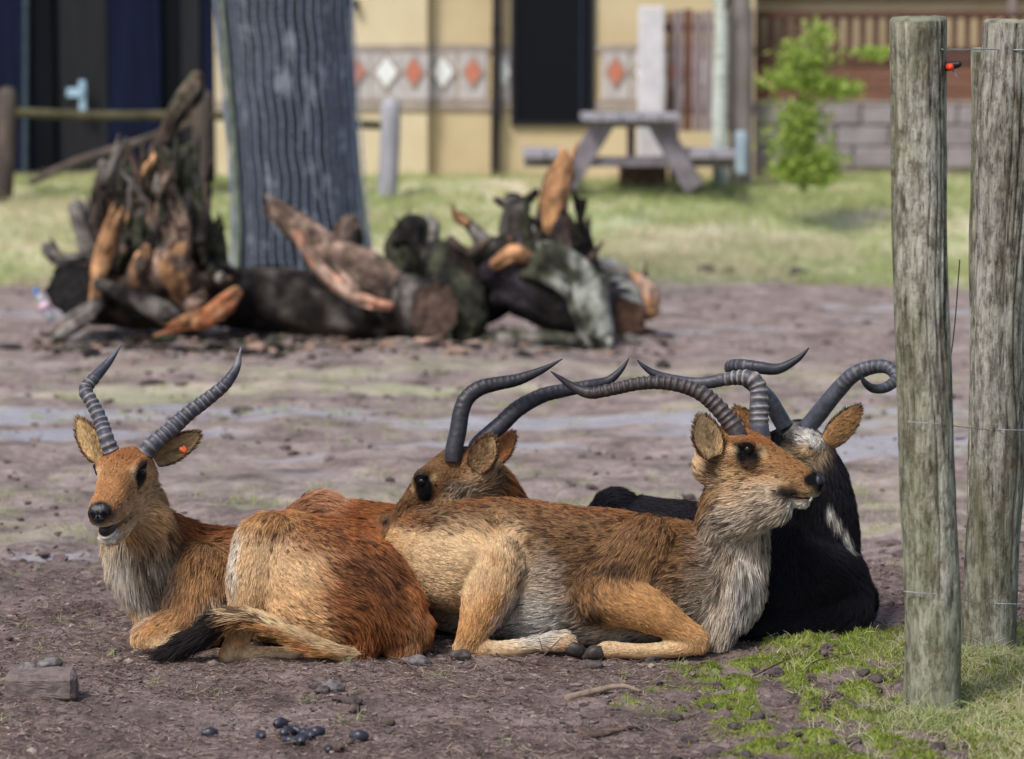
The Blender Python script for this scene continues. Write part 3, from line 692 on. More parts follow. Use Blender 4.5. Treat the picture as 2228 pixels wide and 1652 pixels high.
B_.prim(W(rows), C3(rows), ct=UMBER, L=.04, tick=.3)
hB = Head(B_, px(1003, 1020, 8.52), (-.70, .34, -.55), roll=R(0))
hB.build(top=UMBER * .85, side=UMBER * 1.05, tick=.1)
B_.spot(px(1110, 1050, 8.55), (.035, .2, .08), RUST, .6, .8, .035, .2)
B_.spot(px(1000, 1075, 8.42), (.06, .08, .03), GREY * .7, .6, .8, .03, .4)
B_.spot(px(1065, 1060, 8.45), (.05, .08, .05), DKBR, .6, .5, .035, .3)
B_.spot(px(850, 1105, 8.55), (.1, .2, .02), DKBR, .6, .4, .034, .4)
B_.spot(px(700, 1090, 8.65), (.09, .2, .03), srgb(196, 148, 112), .6, .7, .03, .1)
hB.marks()
B_.spot(px(905, 1050, 8.4), (.03, .08, .04), GREY * .6, .6, .7, .012, .3)
B_.body(voxel=.008, seed=8)
B_.fur(int(75000 * FUR), seed=19)
hB.eyes(); hB.nose()
make_ear(B_, px(1032, 1024, 8.42), px(1072, 950, 8.40), (-.1, -.95, .15), .040, srgb(186, 156, 120), UMBER, seed=41)
make_ear(B_, px(1075, 1010, 8.58), px(1116, 942, 8.62), (.4, .9, .1), .027, TAN, srgb(196, 140, 92), seed=42)
rows = [(986, 1003, 8.47, .0265), (987, 982, 8.47, .0265), (996, 941, 8.48, .0258), (1003, 899, 8.49, .025), (1016, 867, 8.5, .0245), (1044, 845, 8.51, .0235), (1083, 835, 8.52, .021), (1128, 826, 8.53, .018), (1180, 805, 8.54, .0105), (1224, 781, 8.55, .0015)]
make_horn(B_, W(rows), C3(rows), (.30, .84, 15), .06, seed=7, ref=(-.5, .3, .8), dark=srgb(40, 40, 46), light=srgb(84, 78, 74))
rows = [(1032, 985, 8.55, .0275), (1047, 962, 8.55, .027), (1089, 925, 8.57, .0262), (1128, 889, 8.58, .0255), (1180, 861, 8.6, .023), (1232, 849, 8.61, .0205), (1284, 839, 8.62, .018), (1323, 829, 8.63, .0145), (1352, 804, 8.63, .0085), (1369, 779, 8.63, .0015)]
make_horn(B_, W(rows), C3(rows), (.22, .84, 18), .06, seed=8, ref=(-.5, .3, .8), dark=srgb(46, 46, 54), light=srgb(88, 82, 78))

# ================================================================ antelope D: black, facing away behind C
gD = px(1640, 1380, 8.6); gD[2] = 0
D_ = Animal('antelope', gD, 'black antelope with white nape patch facing away behind the antelope with raised chin', 'antelope', 'antelopes resting on the ground')
DB = srgb(31, 29, 37)
rows = [(1838, 1312, 8.48, .10, .10), (1790, 1292, 8.5, .15, .15), (1700, 1262, 8.56, .18, .19), (1600, 1250, 8.62, .19, .20), (1450, 1232, 8.72, .19, .205), (1345, 1215, 8.8, .16, .19), (1295, 1215, 8.8, .12, .13)]
D_.prim(W(rows), C3(rows), C3(rows, 4), ct=DB, L=.026)
rows = [(1305, 1130, 8.76, .05), (1338, 1110, 8.76, .066), (1372, 1130, 8.76, .05)]
D_.prim(W(rows), C3(rows), ct=DB, L=.03)
rows = [(1752, 990, 8.48, .085, .08), (1770, 1060, 8.48, .105, .10), (1776, 1150, 8.49, .125, .125), (1762, 1245, 8.5, .15, .15)]
D_.prim(W(rows), C3(rows), C3(rows, 4), ref=(0, -1, 0), ct=DB, L=.03)
rows = [(1720, 1230, 8.45, .14), (1800, 1275, 8.42, .135), (1838, 1312, 8.4, .09), (1842, 1345, 8.39, .06)]
D_.prim(W(rows), C3(rows), ct=DB, L=.03)
rows = [(1835, 1330, 8.38, .085), (1760, 1360, 8.35, .08), (1660, 1378, 8.31, .065), (1590, 1390, 8.29, .045)]
D_.prim(W(rows), C3(rows), ct=DB, L=.028)
rows = [(1720, 1210, 8.44, .12), (1680, 1290, 8.38, .12), (1650, 1340, 8.36, .09)]
D_.prim(W(rows), C3(rows), ct=DB, L=.03)
hD = Head(D_, px(1738, 962, 8.52), (-.12, .85, -.42))
hD.build(top=DB, side=DB)
D_.spot(px(1760, 948, 8.42), (.045, .1, .036), WHITE, .4, 1, .02, .05)
D_.spot(px(1715, 935, 8.45), (.03, .1, .02), WHITE * .8, .6, .6, .02, .1)
D_.spot(px(1716, 942, 8.42), (.014, .05, .02), DB, .5, .9, .02)
for x_, y_ in ((1806, 1112), (1822, 1135), (1838, 1160), (1848, 1182)):
    D_.spot(px(x_, y_, 8.37), (.012, .05, .022), WHITE, .4, .95, .03, .1)
D_.body(voxel=.008, seed=9)
D_.fur(int(85000 * FUR), seed=29, clump=.4)
hD.eyes(); hD.nose()
make_ear(D_, px(1796, 965, 8.46), px(1870, 886, 8.48), (-.1, .9, .3), .038, TAN, srgb(196, 156, 110), cup=.45, seed=51, dark=BLKBR)
make_ear(D_, px(1668, 965, 8.5), px(1600, 888, 8.5), (.1, .9, .3), .034, TAN, srgb(180, 138, 94), cup=.45, seed=52, dark=BLKBR)
rows = [(1782, 930, 8.47, .0275), (1773, 911, 8.47, .0285), (1800, 877, 8.46, .0275), (1826, 846, 8.45, .026), (1858, 815, 8.43, .0245), (1898, 799, 8.41, .022), (1932, 800, 8.38, .0205), (1950, 822, 8.35, .0185), (1930, 842, 8.32, .0165), (1902, 846, 8.3, .0135), (1882, 833, 8.28, .009), (1871, 811, 8.27, .0018)]
rows[0] = (1752, 935, 8.47, .028)
make_horn(D_, W(rows), C3(rows), (.30, .92, 18), .05, seed=9, ref=(0, -.6, .8), dark=srgb(64, 66, 76), light=srgb(112, 110, 114))
rows = [(1708, 930, 8.5, .0275), (1694, 905, 8.5, .027), (1672, 868, 8.49, .025), (1640, 838, 8.48, .0235), (1604, 812, 8.46, .0215), (1590, 800, 8.42, .021), (1612, 796, 8.37, .0205), (1650, 800, 8.35, .0195), (1692, 803, 8.34, .0165), (1730, 785, 8.34, .0110), (1748, 770, 8.34, .0065), (1760, 757, 8.34, .002)]
make_horn(D_, W(rows), C3(rows), (.30, .74, 14), .07, seed=10, ref=(0, -.6, .8), dark=srgb(52, 54, 62), light=srgb(118, 114, 116))
# ---------------------------------------------------------------- ground
def bank(x, y):
    x, y = np.asarray(x, float), np.asarray(y, float)
    w = 0.5 * np.sin(x * .55 + 1.0) + .3 * np.sin(x * 1.3)
    b = .62 * smooth(23.2, 30.0, y + w * (y < 30)) 
    return b + .0 * x

def moss_mask(x, y):
    x, y = np.asarray(x, float), np.asarray(y, float)
    p = np.column_stack([x, y])
    edge = (x - .41 - (7.55 - y) * .10 - np.maximum(0, y - 7.9) * 1.35)
    m = smooth(-.06, .16, edge + .16 * fbm(p * 5, 3, 3)) * (1 - smooth(8.35, 8.65, y + .1 * fbm(p * 4, 6, 2)))
    return m

def gz(x, y, fine=True):
    x, y = np.asarray(x, float), np.asarray(y, float); p = np.column_stack([x, y])
    z = bank(x, y)
    mid = smooth(9.3, 11, y) * (1 - smooth(22.5, 24.5, y))
    z = z + .012 * fbm(p * 1.6, 1, 2) + mid * (.035 * fbm(p * 1.1, 7, 3) + .022 * np.abs(fbm(p * 3.3, 8, 3)))
    if fine:
        near = 1 - smooth(10, 13, y)
        z = z + near * (.008 * fbm(p * 14, 2, 4) + .006 * np.maximum(0, fbm(p * 38, 4, 2)))
        mm = moss_mask(x, y)
        z = z + mm * (.008 + .024 * np.maximum(0, fbm(p * 13, 12, 3)) + .004 * fbm(p * 60, 13, 2))
        z = z + smooth(23.5, 25, y) * .05 * fbm(p * 1.2, 15, 4)
    return z - .012

def spread(a, b, step0, grow):
    out, s, x = [], step0, a
    while x < b: out.append(x); x += s; s *= grow
    return np.array(out)
xs = np.arange(-2.05, 2.05, .0145); xr = spread(2.06, 6, .035, 1.004); xr2 = spread(6.1, 220, .2, 1.16)
XS = np.concatenate([-xr2[::-1], -xr[::-1], xs, xr, xr2])
YS = np.concatenate([spread(3, 6.5, .06, .995), np.arange(6.5, 10.2, .0145), spread(10.2, 25, .04, 1.003), spread(25.2, 34, .12, 1.0), spread(34.2, 400, .3, 1.14)])
GX, GY = np.meshgrid(XS, YS); gx, gy = GX.ravel(), GY.ravel(); GZ = gz(gx, gy)
nx, ny = len(XS), len(YS)
me = bpy.data.meshes.new('ground')
i = (np.arange(ny - 1)[:, None] * nx + np.arange(nx - 1)[None]).ravel()
quad = np.stack([i, i + 1, i + nx + 1, i + nx], 1).astype(np.int32)
me.vertices.add(nx * ny); me.vertices.foreach_set('co', np.column_stack([gx, gy, GZ]).astype(np.float32).ravel())
me.loops.add(quad.size); me.loops.foreach_set('vertex_index', quad.ravel())
me.polygons.add(len(quad)); me.polygons.foreach_set('loop_start', (np.arange(len(quad)) * 4).astype(np.int32)); me.polygons.foreach_set('loop_total', np.full(len(quad), 4, np.int32))
me.polygons.foreach_set('use_smooth', np.ones(len(quad), bool)); me.update(calc_edges=True)
pg = np.column_stack([gx, gy])
MM = moss_mask(gx, gy); MM = MM * np.maximum(.85 * smooth(-.10, .2, fbm(pg * 13, 12, 3)), .85 * smooth(1.05, 1.35, gx))
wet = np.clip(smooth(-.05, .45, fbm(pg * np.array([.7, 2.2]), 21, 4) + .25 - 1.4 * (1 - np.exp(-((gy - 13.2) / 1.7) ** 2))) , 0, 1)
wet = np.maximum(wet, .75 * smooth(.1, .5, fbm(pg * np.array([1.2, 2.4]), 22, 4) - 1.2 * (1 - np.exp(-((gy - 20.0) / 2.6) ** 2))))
grass = smooth(23.0, 24.6, gy + .5 * fbm(pg * .8, 31, 3))
grass = np.maximum(grass, .55 * smooth(.15, .6, fbm(pg * np.array([1.0, 2.2]), 32, 4)) * np.exp(-((gy - 15.2) / 1.3) ** 2))
grass = np.maximum(grass, .4 * smooth(.2, .6, fbm(pg * np.array([1.4, 2.6]), 33, 4)) * np.exp(-((gy - 10.6) / .9) ** 2))
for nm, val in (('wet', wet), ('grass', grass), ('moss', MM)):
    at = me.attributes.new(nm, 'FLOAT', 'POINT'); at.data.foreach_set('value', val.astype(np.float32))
m_, nt, b_ = new_mat('trampled_earth')
def attr(nt, n):
    a = nt.nodes.new('ShaderNodeAttribute'); a.attribute_name = n; return a.outputs['Fac']
n1 = nz(nt, 3.4, 7, .68); n2 = nz(nt, 26, 6, .7); n3 = nz(nt, 150, 4, .7)
c_a = ramp(nt, n1.outputs['Fac'], [(.32, srgb(96, 84, 82)), (.48, srgb(142, 129, 124)), (.66, srgb(172, 160, 156))])
c_b = ramp(nt, n2.outputs['Fac'], [(.32, (.5, .48, .48)), (.5, (.95, .93, .93)), (.68, (1.25, 1.22, 1.2))])
c_c = ramp(nt, n3.outputs['Fac'], [(.35, (.6, .58, .58)), (.62, (1.2, 1.18, 1.15))])
tcn = nt.nodes.new('ShaderNodeTexCoord'); spx = nt.nodes.new('ShaderNodeSeparateXYZ'); nt.links.new(tcn.outputs['Object'], spx.inputs[0])
nearm = nt.nodes.new('ShaderNodeMapRange'); nearm.inputs['From Min'].default_value = 9; nearm.inputs['From Max'].default_value = 11.5; nt.links.new(spx.outputs[1], nearm.inputs['Value'])
soil = mixc(nt, nearm.outputs[0], (.66, .62, .62), (1.0, 1.0, 1.0)); c_soil = mixc(nt, 1.0, c_a.outputs[0], soil, 'MULTIPLY')   # damp churned soil where the herd lies, drier mud beyond
col = mixc(nt, 1.0, c_soil, c_b.outputs[0], 'MULTIPLY'); col = mixc(nt, .8, col, c_c.outputs[0], 'MULTIPLY')
ng = nz(nt, 1.1, 5, .6); ngr = ramp(nt, ng.outputs['Fac'], [(.3, srgb(152, 162, 118)), (.44, srgb(178, 182, 142)), (.54, srgb(196, 188, 160)), (.66, srgb(212, 200, 178))])
col = mixc(nt, attr(nt, 'grass'), col, ngr.outputs[0])
nm_ = nz(nt, 30, 5, .65); nmr = ramp(nt, nm_.outputs['Fac'], [(.3, srgb(70, 76, 34)), (.5, srgb(112, 126, 44)), (.7, srgb(140, 150, 62))])
col = mixc(nt, attr(nt, 'moss'), col, nmr.outputs[0])
sky_sheen = nt.nodes.new('ShaderNodeMath'); sky_sheen.operation = 'MULTIPLY'; sky_sheen.inputs[1].default_value = .8; nt.links.new(attr(nt, 'wet'), sky_sheen.inputs[0])
col = mixc(nt, sky_sheen.outputs[0], col, srgb(176, 176, 186))  # pale sky reflection on the wet mud is painted into the base colour
nt.links.new(col, b_.inputs['Base Color'])
rr = nt.nodes.new('ShaderNodeMapRange'); rr.inputs['To Min'].default_value = .9; rr.inputs['To Max'].default_value = .22
nt.links.new(attr(nt, 'wet'), rr.inputs['Value']); nt.links.new(rr.outputs[0], b_.inputs['Roughness'])
b_.inputs['Specular IOR Level'].default_value = .45
ad = nt.nodes.new('ShaderNodeMath'); ad.operation = 'MULTIPLY_ADD'; ad.inputs[1].default_value = .35
nt.links.new(n3.outputs['Fac'], ad.inputs[0]); nt.links.new(n2.outputs['Fac'], ad.inputs[2])
bump(nt, b_, ad.outputs[0], .9, .012)
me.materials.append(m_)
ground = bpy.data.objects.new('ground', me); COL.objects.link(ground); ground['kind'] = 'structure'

# ---------------------------------------------------------------- strands lying or standing on the ground
def attr_strand_mat(name, rough=.75, trans=.25):
    m = bpy.data.materials.new(name); m.use_nodes = True; nt = m.node_tree; b = nt.nodes['Principled BSDF']
    a = nt.nodes.new('ShaderNodeAttribute'); a.attribute_name = 'col'; nt.links.new(a.outputs['Color'], b.inputs['Base Color'])
    b.inputs['Roughness'].default_value = rough; b.inputs['Specular IOR Level'].default_value = .2
    tr = nt.nodes.new('ShaderNodeBsdfTranslucent'); nt.links.new(a.outputs['Color'], tr.inputs['Color'])
    mx = nt.nodes.new('ShaderNodeMixShader'); mx.inputs[0].default_value = trans
    nt.links.new(b.outputs[0], mx.inputs[1]); nt.links.new(tr.outputs[0], mx.inputs[2]); nt.links.new(mx.outputs[0], nt.nodes['Material Output'].inputs[0])
    return m
M_STRAND = attr_strand_mat('plant_fibre')
def strands(name, P, width, col, parent=None, base=None, label=None, cat=None, kind=None, material=None):
    n, k = P.shape[:2]
    cu = bpy.data.hair_curves.new(name); cu.add_curves([k] * n)
    if base is not None: P = P - base
    cu.attributes['position'].data.foreach_set('vector', P.astype(np.float32).ravel())
    rr = cu.attributes.get('radius') or cu.attributes.new('radius', 'FLOAT', 'POINT')
    w = np.ones(n) * width
    rr.data.foreach_set('value', (w[:, None] * np.linspace(1, .25, k)[None]).astype(np.float32).ravel())
    ca = cu.attributes.new('col', 'FLOAT_COLOR', 'CURVE')
    ca.data.foreach_set('color', np.concatenate([np.clip(col, .002, .95), np.ones((n, 1))], 1).astype(np.float32).ravel())
    cu.materials.append(material or M_STRAND)
    o = bpy.data.objects.new(name, cu); COL.objects.link(o)
    if parent is not None: o.parent = parent
    return tag(o, label, cat, None, kind)
def pick(cols, n, g, jit=.2):
    c = np.array(cols)[g.integers(0, len(cols), n)]
    return c * np.clip(1 + jit * g.standard_normal((n, 1)), .4, 1.8)

g = np.random.default_rng(5)
# dry fibres, needles and chewed straw on the earth
n = 85000
x = g.uniform(-1.75, 1.75, n); y = 6.6 + 3.0 * g.random(n) ** 1.15
ok = (g.random(n) > .55 * moss_mask(x, y)) & (fbm(np.column_stack([x, y]) * 3, 41, 3) + .55 * g.standard_normal(n) > -.25)
x, y = x[ok], y[ok]; n = len(x)
L = np.exp(g.normal(math.log(.022), .5, n)); th = g.uniform(0, 2 * math.pi, n); cur = g.normal(0, .5, n)
sp = np.linspace(-.5, .5, 4); P = np.zeros((n, 4, 3))
P[:, :, 0] = x[:, None] + L[:, None] * (np.cos(th)[:, None] * sp + np.sin(th)[:, None] * cur[:, None] * (sp ** 2 - .1))
P[:, :, 1] = y[:, None] + L[:, None] * (np.sin(th)[:, None] * sp - np.cos(th)[:, None] * cur[:, None] * (sp ** 2 - .1))
P[:, :, 2] = gz(P[:, :, 0].ravel(), P[:, :, 1].ravel()).reshape(n, 4) + .002 + .004 * g.random((n, 1)) + (L * g.normal(0, .22, n))[:, None] * np.abs(sp)
strands('straw_litter', P, np.exp(g.normal(math.log(.0009), .38, n)), pick([srgb(138, 122, 114), srgb(112, 95, 88), srgb(170, 154, 142), srgb(84, 71, 68), srgb(126, 106, 98)], n, g),
        label='dry straw bits and needles littering the brown earth', cat='litter', kind='stuff')

# clods of earth
def rocks(x, y, size, seed, squash=.6, sink=.25):
    import bmesh
    bm = bmesh.new(); bmesh.ops.create_icosphere(bm, subdivisions=1, radius=1); bv = np.array([v.co[:] for v in bm.verts]); bf = np.array([[v.index for v in f.verts] for f in bm.faces]); bm.free()
    gg = np.random.default_rng(seed); n = len(x)
    V = bv[None] * (1 + .28 * gg.standard_normal((n, len(bv), 1)).clip(-1.4, 1.4)) * (size[:, None] * gg.uniform(.65, 1.25, (n, 3)))[:, None]
    a = gg.uniform(0, 6.28, n); ca, sa = np.cos(a), np.sin(a)
    X = V[:, :, 0] * ca[:, None] - V[:, :, 1] * sa[:, None]; Yy = V[:, :, 0] * sa[:, None] + V[:, :, 1] * ca[:, None]; Z = V[:, :, 2] * squash
    z0 = gz(x, y) + size * (squash - sink)
    V = np.stack([X + x[:, None], Yy + y[:, None], Z + z0[:, None]], -1).reshape(-1, 3)
    F = (bf[None] + (np.arange(n) * len(bv))[:, None, None]).reshape(-1, 3)
    return V, F, len(bv)
def mesh_np(name, V, F, C=None, material=None, sm=True):
    me = bpy.data.meshes.new(name); k = F.shape[1]
    me.vertices.add(len(V)); me.vertices.foreach_set('co', V.astype(np.float32).ravel())
    me.loops.add(F.size); me.loops.foreach_set('vertex_index', F.astype(np.int32).ravel())
    me.polygons.add(len(F)); me.polygons.foreach_set('loop_start', (np.arange(len(F)) * k).astype(np.int32)); me.polygons.foreach_set('loop_total', np.full(len(F), k, np.int32))
    me.polygons.foreach_set('use_smooth', np.full(len(F), sm)); me.update(calc_edges=True)
    if C is not None:
        a = me.color_attributes.new('col', 'FLOAT_COLOR', 'POINT'); a.data.foreach_set('color', np.concatenate([C, np.ones((len(C), 1))], 1).astype(np.float32).ravel())
    if material: me.materials.append(material)
    return me
n = 9000
x = g.uniform(-1.8, 1.8, n); y = 6.55 + 3.4 * g.random(n) ** 1.1
ok = g.random(n) > .35 * moss_mask(x, y); x, y = x[ok], y[ok]
n2_ = 3000; y2 = g.uniform(9.6, 23.3, n2_); x2 = g.uniform(-1, 1, n2_) * y2 * .2; 
keep = fbm(np.column_stack([x2, y2]) * .9, 51, 3) + .5 * g.standard_normal(n2_) > -.1; x2, y2 = x2[keep], y2[keep]
size = np.concatenate([np.exp(g.normal(math.log(.0048), .5, len(x))).clip(.002, .016), np.exp(g.normal(math.log(.011), .5, len(x2))).clip(.005, .035)])
x, y = np.concatenate([x, x2]), np.concatenate([y, y2])
V, F, k = rocks(x, y, size, 61, .5, .22)
cc = pick([srgb(120, 107, 103), srgb(92, 80, 79), srgb(138, 124, 118), srgb(88, 78, 78)], len(x), g)
M_CLOD = mat_attr('earth_clod', .95, .15, 120, .4, .003)
o = bpy.data.objects.new('earth_clods', mesh_np('earth_clods', V, F, np.repeat(cc, k, 0), M_CLOD, False)); COL.objects.link(o)
tag(o, 'loose crumbs and clods of brown earth across the enclosure', 'clods', None, 'stuff')

# moss: short upright strands on the mounds
n = 130000
x = g.uniform(.1, 1.75, n); y = g.uniform(6.55, 8.6, n)
mm = moss_mask(x, y); pat = fbm(np.column_stack([x, y]) * 13, 12, 3)
rgt = smooth(1.05, 1.35, x); ok = g.random(n) < mm * np.maximum(smooth(-.04, .2, pat + .10 * g.standard_normal(n)), .9 * rgt); x, y, pat = x[ok], y[ok], pat[ok]; n = len(x)
right = smooth(1.0, 1.35, x + .25 * fbm(np.column_stack([x, y]) * 4, 14, 2))
L = (.006 + .006 * g.random(n)) * (1 + .9 * right * g.random(n)); z = gz(x, y)
d = np.column_stack([g.normal(0, .45, n), g.normal(0, .45, n), np.ones(n)]); sp = np.linspace(0, 1, 3)
P = np.column_stack([x, y, z - .001])[:, None] + d[:, None] * (L[:, None] * sp)[:, :, None]
base_c = pick([srgb(138, 155, 54), srgb(118, 138, 44), srgb(156, 168, 78), srgb(94, 112, 40)], n, g, .16) * (1 + .25 * fbm(np.column_stack([x, y]) * 6, 44, 2))[:, None]
pale = pick([srgb(170, 172, 118), srgb(150, 162, 92), srgb(186, 180, 140)], n, g, .15)
mixw = (g.random(n) < right * .75)[:, None]
strands('moss', P, .0011 * (.6 + .8 * g.random(n)), np.where(mixw, pale, base_c), label='bright green cushion moss covering the ground around the wooden posts', cat='moss', kind='stuff')

# grass: sparse tufts on the mud, blades among the moss
def tufts(cx, cy, per, L0, g, spreadr, lean=.5, k=4):
    n = len(cx) * per; x = np.repeat(cx, per) + g.normal(0, spreadr, n); y = np.repeat(cy, per) + g.normal(0, spreadr, n)
    L = L0 * np.exp(g.normal(0, .35, n)); d = np.column_stack([g.normal(0, lean, n), g.normal(0, lean, n)]); sp = np.linspace(0, 1, k)
    P = np.zeros((n, k, 3)); P[:, :, 0] = x[:, None] + (L * d[:, 0])[:, None] * sp ** 1.6; P[:, :, 1] = y[:, None] + (L * d[:, 1])[:, None] * sp ** 1.6
    P[:, :, 2] = gz(x, y)[:, None] - .003 + L[:, None] * (sp - .28 * np.hypot(d[:, 0], d[:, 1])[:, None] * sp ** 2); return P
GP = [srgb(160, 172, 116), srgb(176, 186, 134), srgb(144, 158, 100)]; GS = [srgb(200, 192, 156), srgb(212, 202, 172), srgb(180, 178, 138)]
m = 70; cx, cy = g.uniform(-1.7, 1.0, m), g.uniform(6.9, 10.0, m)
P1 = tufts(cx, cy, 9, .022, g, .010); c1 = pick(GP, len(P1), g)
m = 620; cy = g.uniform(9.6, 16.5, m); cx = g.uniform(-1, 1, m) * cy * .19
kk = np.exp(-((cy - 15) / 1.5) ** 2) + np.exp(-((cy - 10.6) / 1.1) ** 2) > g.random(m); cx, cy = cx[kk], cy[kk]
P2 = tufts(cx, cy, 16, .035, g, .03); c2 = pick(GP + GS[2:], len(P2), g)
m = 2600; cx, cy = g.uniform(.75, 1.75, m), g.uniform(6.6, 8.3, m); kk = (moss_mask(cx, cy) > g.random(m)) & (g.random(m) < .15 + .85 * smooth(1.05, 1.3, cx)); cx, cy = cx[kk], cy[kk]
P3 = tufts(cx, cy, 6, .024, g, .012, .7); c3 = pick(GS + GP[1:2], len(P3), g)
pf = np.concatenate([g.normal(0, .085, (150, 2)) + pxz(2027, 1560, 0)[:2] - (0, .03), g.normal(0, .085, (110, 2)) + pxz(2150, 1430, 0)[:2] - (0, .03)])
P5 = tufts(pf[:, 0], pf[:, 1], 7, .032, g, .01, .6); P3 = np.concatenate([P3, P5]); c3 = np.concatenate([c3, pick(GP + GS[:1], len(P5), g)])
strands('sparse_grass', np.concatenate([P1, P2, P3]), .0011, np.concatenate([c1, c2, c3]), label='sparse pale grass blades sprouting from mud and moss', cat='grass', kind='stuff')
m = 22000; cy = 23.3 + 9 * g.random(m) ** .9; cx = g.uniform(-1, 1, m) * cy * .2
patt = fbm(np.column_stack([cx, cy]) * np.array([.5, .6]), 71, 3); kk = patt + .45 * g.standard_normal(m) > -.2; cx, cy, patt = cx[kk], cy[kk], patt[kk]
P4 = tufts(cx, cy, 4, .07, g, .06, .6, 3)
wdry = np.repeat(smooth(.1, .5, fbm(np.column_stack([cx, cy]) * .7, 72, 3)), 4)
c4 = np.where((g.random(len(P4)) < wdry)[:, None], pick(GS, len(P4), g), pick(GP + [srgb(184, 192, 138)], len(P4), g))
strands('bank_grass', P4, .004, c4, label='short pale green grass growing over the bank before the building', cat='grass', kind='stuff')

# dung pellets, each one a thing
M_DUNG = mat_noise('glossy_dung', srgb(34, 34, 44), srgb(66, 66, 82), 60, .38, bumpd=.002, spec=.5)
M_DUNGB = mat_noise('dry_dung', srgb(70, 60, 56), srgb(104, 92, 84), 60, .8, bumpd=.003)
def pellet_mesh(material):
    V, F, *_ = tube([(-.011, 0, .012), (0, 0, .0125), (.011, 0, .0115)], [.010, .0125, .008], n=12, m=3)
    return mesh_np('dung_pellet', V, np.array([f for f in F if len(f) == 4]), None, material)
pm1, pm2 = pellet_mesh(M_DUNG), pellet_mesh(M_DUNGB)
spots_p = [(455, 1580, 0), (567, 1584, 0), (612, 1566, 0), (626, 1583, 0), (642, 1578, 0), (660, 1580, 0), (630, 1600, 0), (653, 1601, 0), (672, 1588, 0), (688, 1582, 0), (714, 1618, 0), (735, 1618, 1), (762, 1606, 1), (780, 1594, 0), (770, 1540, 1), (842, 1562, 1)]
for q, (X, Yp, kind) in enumerate(spots_p):
    w_ = pxz(X, Yp + 8, 0); o = bpy.data.objects.new('dung_pellet', pm2 if kind else pm1); o.location = (w_[0], w_[1], float(gz([w_[0]], [w_[1]])[0]) - .002)
    s_ = g.uniform(.8, 1.3); o.scale = (s_, s_, s_); o.rotation_euler = (0, 0, g.uniform(0, 6.28)); COL.objects.link(o)
    if kind: tag(o, 'dry brown dung pellet on the earth before the rust rump', 'dung', 'dry dung pellets')
    else: tag(o, 'small glossy blue-black dung pellet lying on bare earth', 'dung', 'glossy dung pellets')

# block of stone sunk in the earth
mb = MB(); w_ = pxz(84, 1522, 0)
rot = rotz(.06) @ rotx(.05)
mb.box((w_[0], w_[1] + .05, .028), (.185, .10, .075), rot, bev=.014)
V = mb.v[0]; mb.v[0] = V
st = mb.build('stone_block', mat_noise('weathered_stone', srgb(78, 68, 66), srgb(120, 108, 104), 26, .9, bumpd=.006, c3=srgb(92, 82, 78)))
md = st.modifiers.new('sub', 'SUBSURF'); md.subdivision_type = 'SIMPLE'; md.levels = md.render_levels = 3
tx = bpy.data.textures.new('rough', 'CLOUDS'); tx.noise_scale = .03; dm = st.modifiers.new('d', 'DISPLACE'); dm.texture = tx; dm.strength = .012; dm.texture_coords = 'GLOBAL'
tag(st, 'flat grey-brown block of stone half sunk in the earth', 'stone')

# stones and lumps near the rust rump and on the moss
def lump(name, X, Yp, size, col, label, cat, group=None, squash=.65, seed=0, sub=3, rough=.28):
    import bmesh
    bm = bmesh.new(); bmesh.ops.create_icosphere(bm, subdivisions=sub, radius=1)
    v = np.array([q.co[:] for q in bm.verts]); f = [tuple(w.index for w in q.verts) for q in bm.faces]; bm.free()
    v = v * (1 + rough * fbm(v * 1.7 + seed * 5.1, seed, 4))[:, None] * np.array([1.15, .9, squash]) * size
    w_ = pxz(X, Yp, 0); zz = float(gz([w_[0]], [w_[1]])[0])
    o = MB().add(v + np.array([w_[0], w_[1] + size * .5, zz + size * squash * .55]), f).build(name, col, None, True)
    return tag(o, label, cat, group)
M_LUMP = mat_noise('dark_clod', srgb(52, 46, 48), srgb(96, 86, 84), 50, .9, bumpd=.006)
M_LUMPG = mat_noise('grey_clod', srgb(70, 66, 68), srgb(128, 122, 122), 50, .8, bumpd=.006)
for q, (X, Yp, s_, m_i) in enumerate([(700, 1506, .018, 0), (722, 1500, .026, 1), (690, 1496, .015, 0), (905, 1448, .032, 1), (1000, 1436, .028, 0), (60, 1452, .03, 1), (105, 1448, .032, 1), (770, 1535, .02, 0), (1290, 1450, .025, 0), (1420, 1432, .02, 0)]):
    lump('earth_lump', X, Yp, s_, (M_LUMP, M_LUMPG)[m_i], ('lump of dark earth among straw on the bare ground', 'lump of pale grey earth among straw on the bare ground')[m_i], 'clod', ('dark earth lumps', 'pale earth lumps')[m_i], seed=q + 1)
for q, (X, Yp, s_) in enumerate([(1945, 1548, .028), (1560, 1500, .022), (1600, 1582, .02), (1650, 1560, .024), (1730, 1530, .018), (1500, 1602, .026), (1560, 1630, .03), (1860, 1616, .02), (2035, 1618, .03), (2098, 1610, .02), (1690, 1480, .026), (1910, 1490, .026), (1545, 1545, .018), (1620, 1640, .02), (1880, 1478, .022), (1700, 1628, .016), (1470, 1560, .02), (1905, 1510, .02)]):
    lump('earth_lump', X, Yp, s_ * .8, M_LUMP, 'small dark lump lying on the green moss', 'clod', 'dark lumps on the moss', seed=q + 30)

